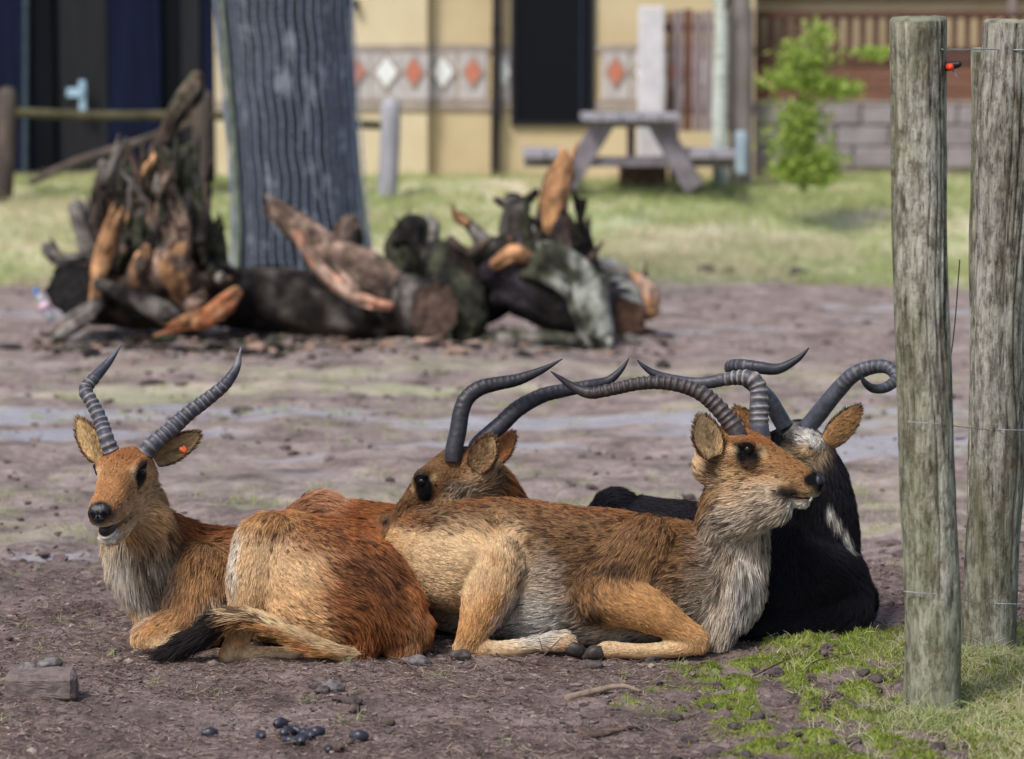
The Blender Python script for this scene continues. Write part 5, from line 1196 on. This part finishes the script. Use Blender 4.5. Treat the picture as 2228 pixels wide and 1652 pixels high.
log_thing('tree_stump', 'big dark root ball with antler-like roots and orange splinters', 'stump', [
    ('root_ball', [([(1030, 640, 18.6, 76), (1120, 640, 18.4, 96), (1220, 650, 18.3, 82), (1290, 660, 18.3, 50)], DW, srgb(58, 54, 60), {'amp': .2})]),
    ('root', [([(1140, 570, 18.5, 40), (1125, 500, 18.5, 30), (1118, 450, 18.5, 22), (1100, 440, 18.5, 10), (1078, 434, 18.5, 5)], DW * 1.2, GW * .6)]),
    ('root', [([(1122, 480, 18.5, 24), (1140, 448, 18.5, 14), (1158, 430, 18.5, 10), (1166, 418, 18.5, 7)], DW, GW * .6)]),
    ('root', [([(1110, 570, 18.4, 30), (1060, 530, 18.4, 20), (1022, 496, 18.4, 13), (1000, 470, 18.4, 8)], GW * .7, MOSSY)]), ('splinter', [([(1012, 485, 18.38, 11), (996, 466, 18.38, 9), (986, 458, 18.38, 4)], OW, OW * .8)]),
    ('splinter', [([(1205, 560, 18.4, 34), (1208, 480, 18.4, 30), (1218, 410, 18.4, 26), (1226, 370, 18.4, 20), (1226, 328, 18.4, 6)], OW, srgb(196, 148, 104), {'amp': .22})]),
    ('splinter', [([(1175, 540, 18.5, 18), (1178, 480, 18.5, 12), (1186, 440, 18.5, 6)], LW * .8, GW)]),
    ('root', [([(1240, 600, 18.35, 50), (1240, 540, 18.35, 44), (1225, 480, 18.35, 18), (1222, 462, 18.35, 6)], BW * .7, DW)]), ('root', [([(1262, 570, 18.35, 34), (1272, 520, 18.35, 18), (1280, 484, 18.35, 6)], BW * .6, DW)]),
    ('torn_wood', [([(1080, 575, 18.15, 14), (1120, 562, 18.1, 22), (1165, 570, 18.15, 12)], OW * .85, OW)]), ('torn_wood', [([(1100, 548, 18.2, 16), (1112, 524, 18.2, 10)], OW, BW)]),
    ('root', [([(1170, 570, 18.2, 44), (1230, 590, 18.1, 48), (1280, 650, 18.0, 42), (1310, 720, 17.9, 30), (1312, 748, 17.85, 22)], MOSSY * 1.1, LW * .6, {'amp': .36, 'shards': 14})])], (1150, 720, 18.4))
rb_ = [o for o in bpy.data.objects if o.get('label', '').startswith('big dark root ball')][0]
for k in range(14):
    x0, y0, hh, r_ = gr_.uniform(1020, 1290), gr_.uniform(540, 640), gr_.uniform(40, 130), gr_.uniform(5, 12); dx = gr_.normal(0, 36)
    mb = MB(); chunk(mb, [(x0, y0, 18.3, r_ * 1.4), (x0 + dx * .4, y0 - hh * .5, 18.25, r_), (x0 + dx, y0 - hh, 18.2, 2.5)], (DW, BW, GW * .7, MOSSY, DW)[k % 5], (BW, MOSSY, DW)[k % 3], amp=.3, seed=600 + k, n=18, shards=4); mb.build('root', M_WOOD, rb_, True)
log_thing('wood_chunk', 'splintered orange wood sticking out behind the pale lichened log', 'wood', [('splinter', [([(1372, 600, 18.7, 14), (1395, 640, 18.6, 26), (1410, 668, 18.5, 18), (1432, 676, 18.5, 5)], OW, PW)]), ('splinter', [([(1388, 640, 18.7, 14), (1398, 610, 18.7, 8), (1404, 586, 18.7, 4)], OW, PW)])], (1395, 690, 18.6))
log_thing('wood_chunk', 'flat mossy bark piece lying on mud under the root ball', 'wood', [('bark', [([(1060, 742, 17.9, 14), (1150, 738, 17.8, 18), (1250, 745, 17.8, 14)], MOSSY * 1.5, GW)])], (1150, 745, 17.8))
# drinks bottle lying by the heap
bt = empty('plastic_bottle', px(88, 660, 18.2), 'clear plastic bottle with blue cap lying by the blackened log end', 'bottle')
m_cl, nt, b_ = new_mat('clear_plastic'); b_.inputs['Base Color'].default_value = (.75, .78, .85, 1); b_.inputs['Roughness'].default_value = .12; b_.inputs['Transmission Weight'].default_value = .6
V, F, *_ = tube([px(108, 690, 18.1), px(98, 668, 18.1), px(88, 648, 18.1), px(82, 640, 18.1)], [.032, .033, .03, .014], n=16, m=5); MB().add(V, F).build('body', m_cl, bt, True)
V, F, *_ = tube([px(81, 639, 18.1), px(77, 631, 18.1)], [.017, .016], n=14, m=2); MB().add(V, F).build('cap', mat_noise('blue_cap', srgb(70, 120, 190), srgb(90, 140, 205), 20, .4), bt, True)
V, F, *_ = tube([px(101, 675, 18.1), px(93, 659, 18.1)], [.0345, .0345], n=16, m=2, cap='flat'); MB().add(V, F).build('paper_label', mat_noise('pink_label', srgb(206, 170, 190), srgb(220, 190, 204), 20, .7), bt, True)

# ---------------------------------------------------------------- buildings
BY = 31.0
def bpx(x0, x1, y0, y1, Y, depth=.1, bev=0.0, mb=None, col=None, rot=None):
    a, b = px(x0, y1, Y), px(x1, y0, Y); mb = mb or MB()
    c = (a + b) / 2; mb.box((c[0], Y + depth / 2, c[2]), (abs(b[0] - a[0]), depth, abs(b[2] - a[2])), rot, col, bev); return mb
M_YEL = mat_noise('ochre_render', srgb(206, 191, 158), srgb(217, 203, 172), 1.6, .9, bumpd=.003, detail=8)
M_YELD = mat_noise('ochre_render_shaded', srgb(194, 176, 140), srgb(206, 189, 155), 1.3, .9, bumpd=.003, detail=8)  # darker copy of the render: shade beyond the house corner put into the colour
M_BAND = mat_noise('band_border', srgb(150, 138, 128), srgb(170, 158, 148), 5, .8); M_TILE = mat_noise('grey_tile', srgb(178, 172, 172), srgb(196, 190, 190), 9, .6)
M_TW = mat_noise('white_glaze', srgb(226, 230, 232), srgb(238, 240, 242), 9, .35); M_TR = mat_noise('red_glaze', srgb(186, 112, 92), srgb(200, 130, 110), 14, .45)
M_DARKF = mat_noise('dark_frame', srgb(22, 24, 30), srgb(32, 34, 42), 8, .5)
m_gl, nt, b_ = new_mat('dark_pane'); b_.inputs['Base Color'].default_value = (.006, .007, .010, 1); b_.inputs['Roughness'].default_value = .3; b_.inputs['Specular IOR Level'].default_value = .15; M_PANE = m_gl
def below(Y): return px(0, 0, Y)
yh = empty('yellow_house', (px(1060, 405, BY)[0], BY, .55), 'ochre rendered house with a band of diamond tiles and a black window', 'house')
def wall_box(x0, x1, Y, depth, z0=.3, z1=5.5):
    a, b = px(x0, 400, Y)[0], px(x1, 400, Y)[0]; return MB().box(((a + b) / 2, Y + depth / 2, (z0 + z1) / 2), (b - a, depth, z1 - z0))
wall_box(470, 930, BY, 4.5).build('wall', M_YEL, yh)
wall_box(929, 1640, BY + .18, 4.3).build('wall', M_YELD, yh)
for x0, x1, Y in ((470, 930.5, BY - .03), (930, 1112, BY + .15), (1294, 1640, BY + .15)):
    bpx(x0, x1, 97, 112, Y, .06).build('band_border', M_BAND, yh); bpx(x0, x1, 218, 240, Y, .06).build('band_border', M_BAND, yh)
tiles = [(590, 'r'), (652, 'w'), (714, 'w'), (775, 'r'), (838, 'w'), (872, None), (934, 'r'), (996, 'w'), (1058, 'r'), (1100, 'w'), (1340, 'r'), (1402, 'w'), (1464, 'r'), (1526, 'w'), (1588, 'r')]
for xc, kcol in [(590, 'r'), (652, 'w'), (714, 'w'), (775, 'r'), (841, 'w'), (901, 'r')]:
    t = bpx(xc - (32 if xc < 900 else 27), xc + (31 if xc < 840 or xc > 900 else 32), 113, 217, BY - .02, .04, .004).build('tile', M_TILE, yh)
for xc, kcol in [(963, 'w'), (1029, 'r'), (1094, 'w'), (1340, 'r'), (1405, 'w'), (1470, 'r'), (1535, 'w'), (1600, 'r')]:
    w0 = 31 if xc not in (1094,) else 17
    t = bpx(xc - w0 + (4 if xc == 901 else 0), xc + w0 - 1, 113, 217, BY + .155, .04, .004).build('tile', M_TILE, yh)
for xc, kcol, Y in [(590, 'r', BY), (652, 'w', BY), (714, 'w', BY), (775, 'r', BY), (841, 'w', BY), (901, 'r', BY), (963, 'w', BY + .175), (1029, 'r', BY + .175), (1097, 'w', BY + .175), (1340, 'r', BY + .175), (1405, 'w', BY + .175), (1470, 'r', BY + .175), (1535, 'w', BY + .175)]:
    Yd = Y - .035; ws, hs = (24, 34) if kcol == 'w' else (19, 30)
    if xc == 1097: ws = 13
    for fac, mt, dy in ((1.35, M_BAND, 0.0), (1.0, M_TW if kcol == 'w' else M_TR, -.008)):
        c4_ = [px(xc - ws * fac, 157, Yd + dy), px(xc, 157 + hs * fac, Yd + dy), px(xc + ws * fac, 157, Yd + dy), px(xc, 157 - hs * fac, Yd + dy)]
        if xc == 1097 and fac > 1: continue
        V = np.array(c4_ + [q + np.array([0, .03, 0]) for q in c4_]); MB().add(V, [(0, 1, 2, 3), (7, 6, 5, 4), (0, 4, 5, 1), (1, 5, 6, 2), (2, 6, 7, 3), (3, 7, 4, 0)]).build('diamond', mt, yh)
wf = MB(); WYY = BY + .12
for x0, x1, y0, y1 in ((1112, 1122, -330, 274), (1283, 1294, -330, 274), (1122, 1283, 264, 274), (1122, 1283, -330, -318)): bpx(x0, x1, y0, y1, WYY, .08, 0, wf)
win = wf.build('window_frame', M_DARKF, yh); bpx(1121, 1284, -320, 266, WYY + .03, .02).build('pane', M_PANE, yh)
bpx(1262, 1268, -318, 264, WYY + .01, .03).build('mullion', mat_noise('blue_frame', srgb(30, 38, 58), srgb(40, 50, 74), 8, .5), yh)
V, F, *_ = tube([px(1077, 412, BY + .06), px(1079, 200, BY + .06), px(1083, -200, BY + .06), px(1084, -500, BY + .06)], [.05] * 4, n=14, m=3); MB().add(V, F).build('downpipe', mat_noise('black_pipe', srgb(34, 28, 30), srgb(50, 42, 44), 8, .5), yh, True)
for yy in (60, 250): bpx(1070, 1091, yy, yy + 8, BY - .005, .18).build('pipe_bracket', M_DARKF, yh)
V, F, *_ = tube([px(772, 8, BY), px(772, 8, BY - .08)], [.05, .045], n=14, m=2); MB().add(V, F).build('wall_lamp', M_DARKF, yh, True)
MB().box((px(800, 0, BY)[0], BY + 1.8, 5.62), (9, 5.4, .25)).build('roof', M_DARKF, yh)
# dark stable doors on the left
ds = empty('dark_shed', (px(220, 405, BY)[0], BY, .55), 'dark blue-black timber shed with double doors and pale latch', 'shed')
M_SH = mat_noise('blue_black_boards', srgb(9, 15, 34), srgb(18, 27, 54), 3, .55, stretch=(6, 1, .3), spec=.1); M_SH2 = mat_noise('black_boards', srgb(6, 8, 14), srgb(12, 15, 24), 3, .6, stretch=(6, 1, .3), spec=.1); M_SH3 = mat_noise('brown_black_boards', srgb(15, 17, 22), srgb(25, 28, 34), 3, .6, stretch=(6, 1, .3))
wall_box(-2600, 470, BY + .25, 3.5).build('wall', M_SH2, ds)
xx = [-2600, -2200, -1800, -1500, -1200, -900, -700, -500, -400, -300, -200, -110, -40, 60, 112, 228, 345, 388, 432, 470]
for q in range(len(xx) - 1):
    a, b = px(xx[q] + 1, 0, BY)[0], px(xx[q + 1] - 1, 0, BY)[0]; dz = [0, .06, .02, .03, .0, .08, .04, .12, .02, .05][(q - 9) % 10]
    MB().box(((a + b) / 2, BY + .2 + dz, 2.7), (b - a, .12, 4.8), None, None, .01).build('board', [M_SH, M_SH2, M_SH, M_SH, M_SH2, M_SH3, M_SH, M_SH2, M_SH3, M_SH][(q - 9) % 10], ds)
M_LATCH = mat_noise('pale_metal', srgb(138, 172, 198), srgb(168, 196, 214), 20, .35)
lt = bpx(172, 186, 175, 246, BY + .05, .05, .008).build('latch_plate', M_LATCH, ds); bpx(145, 180, 192, 212, BY + .02, .04, .008).build('handle', M_LATCH, ds)
V, F, *_ = tube([px(58, -200, BY + .1), px(57, 100, BY + .1), px(55, 400, BY + .1)], [.035] * 3, n=10, m=3); MB().add(V, F).build('drainpipe', mat_noise('slate_pipe', srgb(48, 62, 72), srgb(64, 78, 88), 8, .5), ds, True)
MB().box(((px(-2600, 0, BY)[0] + px(470, 0, BY)[0]) / 2, BY + 1.8, 5.3), (15.4, 4.4, .2)).build('roof', M_SH2, ds)

# rail fence in front of the houses
RF = 28.6; rf = empty('rail_fence', (px(440, 400, RF)[0], RF, .55), 'rustic rail fence with three posts before the shed and house', 'fence')
M_RW = mat_noise('old_rail', srgb(66, 58, 56), srgb(98, 88, 82), 8, .9, stretch=(1, 1, .3), bumpd=.01); M_RWP = mat_noise('pale_rail_post', srgb(140, 140, 150), srgb(172, 172, 180), 8, .9, stretch=(1, 1, .3), bumpd=.01); M_RWO = mat_noise('olive_rail', srgb(62, 60, 44), srgb(92, 88, 66), 8, .9)
for xc, y0, w_, mt in ((14, 208, 20, M_RW), (440, 216, 21, M_RW), (848, 236, 22, M_RWP)):
    V, F, *_ = tube([px(xc - 6, 425, RF), px(xc, 320, RF), px(xc + 2, y0, RF)], [w_ * RF / FPX] * 3, n=14, m=3); MB().add(V, F).build('post', mt, rf, True)
V, F, *_ = tube([px(-60, 240, RF), px(200, 251, RF), px(430, 250, RF)], [.048] * 3, n=10, m=4); MB().add(V, F).build('rail', M_RWO, rf, True)
V, F, *_ = tube([px(430, 250, RF), px(640, 262, RF), px(845, 274, RF)], [.045] * 3, n=10, m=4); MB().add(V, F).build('rail', M_RWO, rf, True)
V, F, *_ = tube([px(70, 395, RF), px(170, 350, RF), px(290, 312, RF), px(430, 262, RF)], [.04] * 4, n=10, m=4); MB().add(V, F).build('brace', M_RW, rf, True)

# board screen beside the house
SY = 29.6; sc_ = empty('board_screen', (px(1540, 290, SY)[0], SY, .6), 'screen of mauve-brown upright boards beside the picnic table', 'screen')
M_SB = [mat_noise('mauve_board', srgb(122, 108, 112), srgb(148, 134, 136), 6, .85, stretch=(3, 1, .3)), mat_noise('red_brown_board', srgb(92, 62, 54), srgb(116, 82, 70), 6, .85, stretch=(3, 1, .3)), mat_noise('grey_board', srgb(132, 120, 122), srgb(160, 150, 150), 6, .85, stretch=(3, 1, .3))]
for q, (x0, x1, mi, dy) in enumerate([(1449, 1462, 1, .03), (1463, 1486, 0, 0), (1487, 1507, 1, .03), (1508, 1530, 0, 0), (1531, 1552, 2, .02), (1553, 1572, 0, .03), (1573, 1594, 1, 0), (1595, 1616, 2, .03), (1617, 1640, 0, 0)]):
    bpx(x0, x1, 26 - (q % 3) * 3, 286, SY + dy, .04, .006).build('board', M_SB[mi], sc_)
bpx(1446, 1640, 52, 68, SY + .1, .06).build('rail', M_SB[1], sc_); bpx(1446, 1640, 235, 250, SY + .1, .06).build('rail', M_SB[1], sc_)
for xc in (1470, 1620):
    a = px(xc, 0, SY)[0]; MB().box((a, SY + .2, .95), (.09, .09, 1.3)).build('post', M_SB[1], sc_)
wp = bpx(1388, 1446, 14, 420, SY - .2, .2, .015).build('white_post', mat_noise('white_paint_post', srgb(196, 194, 198), srgb(216, 214, 216), 6, .7)); tag(wp, 'square white painted post at the end of the board screen', 'post')
gp_ = MB(); V, F, *_ = tube([px(1612, 430, SY - .4), px(1612, 200, SY - .4), px(1608, -150, SY - .4)], [.12, .115, .11], n=14, m=4); gp_.add(V, F)
tag(gp_.build('wooden_pole', mat_noise('grey_pole', srgb(118, 110, 106), srgb(150, 142, 138), 8, .9, stretch=(1, 1, .2)), None, True), 'tall grey wooden pole before the board screen', 'pole')
bl = bpx(1600, 1626, 286, 382, SY - .7, .12, .02).build('blue_box', mat_noise('pale_blue_paint', srgb(150, 170, 184), srgb(172, 190, 200), 6, .6)); tag(bl, 'pale blue box at the foot of the grey wooden pole', 'box')
sb = empty('birch_sapling', (px(1565, 350, SY - .6)[0], SY - .6, .6), 'slim pale birch stem growing before the board screen', 'tree')
V, F, *_ = tube([px(1568, 425, SY - .6), px(1566, 250, SY - .6), px(1570, 60, SY - .6), px(1560, -120, SY - .6), px(1575, -400, SY - .6)], [.085, .08, .07, .06, .04], n=14, m=5); MB().add(V, F).build('trunk', mat_noise('birch_bark', srgb(138, 150, 132), srgb(196, 204, 196), 6, .8, stretch=(1, 1, 2.0), c3=srgb(120, 128, 110)), sb, True)
mb = MB(); V, F, *_ = tube([px(1570, 40, SY - .6), px(1600, -40, SY - .7), px(1640, -150, SY - .7)], [.03, .02, .01], n=8, m=3); mb.add(V, F); mb.build('branch', M_RW, sb, True)

# picnic table, seen from its end
PY = 28.0; pt = empty('picnic_table', (px(1375, 395, PY)[0], PY, .55), 'weathered grey picnic table with attached benches before the house', 'picnic table')
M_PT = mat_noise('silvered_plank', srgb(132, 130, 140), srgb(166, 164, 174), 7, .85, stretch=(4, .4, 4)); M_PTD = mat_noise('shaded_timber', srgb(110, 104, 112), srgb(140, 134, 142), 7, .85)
for q, (x0, x1) in enumerate([(1270, 1310), (1312, 1352), (1354, 1395), (1397, 1437), (1439, 1480)]): bpx(x0, x1, 246, 265, PY - .7, 1.6, .01).build('top_plank', M_PT, pt)
for x0, x1 in ((1138, 1186), (1189, 1238)): bpx(x0, x1, 328, 346, PY - .7, 1.6, .01).build('bench_plank', M_PT, pt)
for x0, x1 in ((1502, 1550), (1553, 1602)): bpx(x0, x1, 328, 346, PY - .7, 1.6, .01).build('bench_plank', M_PT, pt)
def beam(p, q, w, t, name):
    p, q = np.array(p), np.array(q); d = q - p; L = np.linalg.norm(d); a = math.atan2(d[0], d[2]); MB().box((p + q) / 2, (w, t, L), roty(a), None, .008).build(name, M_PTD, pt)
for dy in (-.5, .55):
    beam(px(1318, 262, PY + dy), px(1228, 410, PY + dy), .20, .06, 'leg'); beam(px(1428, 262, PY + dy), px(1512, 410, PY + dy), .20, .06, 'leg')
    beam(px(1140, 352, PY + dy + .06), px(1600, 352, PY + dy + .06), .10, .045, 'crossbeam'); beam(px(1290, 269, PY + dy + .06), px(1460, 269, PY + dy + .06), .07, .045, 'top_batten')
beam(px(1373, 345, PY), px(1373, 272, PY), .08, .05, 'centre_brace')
cr = bpx(1350, 1452, 352, 412, PY + .9, .5, .01).build('wooden_crate', mat_noise('brown_crate', srgb(88, 70, 62), srgb(116, 96, 84), 7, .85)); tag(cr, 'low brown wooden crate under the picnic table', 'crate')

# veranda on the right
VY = 31.5; ve = empty('veranda', (px(1940, 350, VY)[0], VY, .6), 'brown timber veranda with balusters on a grey stone base behind the young tree', 'veranda')
M_VB = mat_noise('dark_brown_timber', srgb(72, 48, 42), srgb(98, 68, 58), 5, .8, stretch=(.4, 1, 4)); M_VB2 = mat_noise('brown_cladding', srgb(104, 72, 60), srgb(132, 96, 80), 4, .8, stretch=(.4, 1, 4)); M_ST = mat_noise('grey_stone_base', srgb(132, 124, 128), srgb(158, 150, 154), 3, .9, bumpd=.01)
wall_box(1640, 2700, VY + .5, .3, .3, 6).build('wall', M_YELD, ve)
bpx(1640, 2700, 24, 40, VY, .12).build('handrail', M_VB, ve); bpx(1640, 2700, 104, 122, VY, .12).build('bottom_rail', M_VB, ve)
for k in range(38):
    xc = 1650 + k * 28.5; bpx(xc - 6.5, xc + 6.5, 39, 105, VY + .03, .06).build('baluster', M_VB, ve)
for q in range(4): bpx(1640, 2700, 123 + q * 24, 146 + q * 24, VY - .02 + .012 * (q % 2), .1, .006).build('cladding_board', M_VB2 if q else M_VB, ve)
bpx(1640, 2700, 219, 226, VY - .06, .2).build('ledge', M_BAND, ve)
xb = 1640; gg_ = np.random.default_rng(4)
for row in range(3):
    xb = 1640 - row * 30
    while xb < 2300:
        w_ = gg_.uniform(70, 120); y0 = 227 + row * 47; bpx(xb, xb + w_ - 3, y0, y0 + 45, VY - .05 + gg_.uniform(-.01, .01), .25, .02).build('stone', M_ST, ve); xb += w_
bpx(1600, 2700, 226, 440, VY + .02, .3).build('base_wall', M_BAND, ve)
bpx(2196, 2216, -300, 30, VY - .05, .12).build('post', M_SB[0], ve); MB().box((px(2200, 0, VY)[0], VY + 2.0, 6.05), (6, 3.0, .2)).build('roof', M_VB, ve)
bpx(1640, 2700, -20, -5, VY + .4, .1).build('fascia', M_VB2, ve)

# young leafy tree on the bank
SHY = 26.6; sh = empty('young_tree', (px(1750, 400, SHY)[0], SHY, .5), 'young tree with tiers of bright green leaves on the grass bank', 'tree')
V, F, *_ = tube([px(1748, 412, SHY), px(1752, 300, SHY), px(1748, 200, SHY), px(1768, 110, SHY), px(1785, 50, SHY)], [.03, .026, .022, .015, .006], n=10, m=5); MB().add(V, F).build('trunk', mat_noise('green_stem', srgb(92, 92, 66), srgb(130, 128, 96), 20, .9), sh, True)
gl = np.random.default_rng(8); VV, CC = [], []
for (xc, yc, rx, ry, n) in [(1785, 75, 30, 30, 150), (1750, 125, 55, 34, 420), (1722, 175, 55, 20, 380), (1795, 190, 70, 26, 460), (1845, 195, 28, 16, 100), (1750, 165, 50, 26, 260), (1900, 115, 45, 14, 150), (1745, 250, 55, 34, 420), (1735, 300, 60, 36, 460), (1748, 345, 62, 36, 460), (1790, 350, 46, 28, 240), (1715, 370, 40, 26, 240), (1768, 385, 58, 20, 240)]:
    for k in range(n):
        d = gl.normal(0, .5, 3); c = px(xc + d[0] * rx, yc + d[1] * ry, SHY + d[2] * .22); a = unit(gl.normal(0, 1, 3)); b = unit(np.cross(a, gl.normal(0, 1, 3))); L, w_ = gl.uniform(.03, .055), gl.uniform(.012, .02)
        VV += [c - a * L, c + b * w_ + np.cross(a, b) * .006, c + a * L, c - b * w_ + np.cross(a, b) * .006]; cc_ = (srgb(172, 194, 96), srgb(152, 178, 80), srgb(192, 206, 120), srgb(128, 156, 72))[gl.integers(0, 4)] * gl.uniform(.8, 1.15); CC += [cc_] * 4
VV = np.array(VV); me = mesh_np('crown', VV - np.array(sh.location), np.arange(len(VV)).reshape(-1, 4), np.array(CC), attr_strand_mat('leaf_green', .6, .4), False)
o = bpy.data.objects.new('crown', me); COL.objects.link(o); o.parent = sh
for br in ([(1752, 270), (1720, 255)], [(1750, 190), (1715, 172)], [(1755, 170), (1830, 192)], [(1765, 120), (1900, 112)]):
    V, F, *_ = tube([px(br[0][0], br[0][1], SHY), px(*((np.array(br[0]) + br[1]) / 2 - (0, 4)), SHY), px(br[1][0], br[1][1], SHY)], [.01, .008, .003], n=6, m=3); MB().add(V, F).build('branch', M_RW, sh, True)
# stones where the mud meets the bank
for q, (X, Yp, s_) in enumerate([(1540, 612, .07), (1588, 612, .055), (1735, 612, .08)]):
    lump('dark_stone', X, Yp, s_, M_LUMP, 'dark stone at the edge between mud and grassy bank', 'stone', 'stones at the bank foot', seed=q + 80)
for q, (X, Yp, s_) in enumerate([(530, 882, .06), (330, 828, .06), (395, 830, .04), (10, 760, .08)]):
    lump('mud_lump', X, Yp, s_, M_LUMP, 'dark flat lump on the trampled mud behind the herd', 'clod', 'dark lumps on the mud', seed=q + 90, squash=.3)

# chips and bark crumbs round the heap
g = np.random.default_rng(77); n = 900
xq = g.uniform(60, 1460, n); yq = 18.0 + g.normal(0, .45, n); X = np.array([px(a, 700, b)[0] for a, b in zip(xq, yq)])
V, F, k = rocks(X, yq, np.exp(g.normal(math.log(.02), .6, n)).clip(.006, .07), 99, .45, .2)
o = bpy.data.objects.new('bark_crumbs', mesh_np('bark_crumbs', V, F, np.repeat(pick([DW, BW, GW * .6, PW * .7, MOSSY], n, g), k, 0), M_CLOD, False)); COL.objects.link(o)
tag(o, 'broken bark crumbs and wood chips strewn round the log heap', 'wood chips', None, 'stuff')
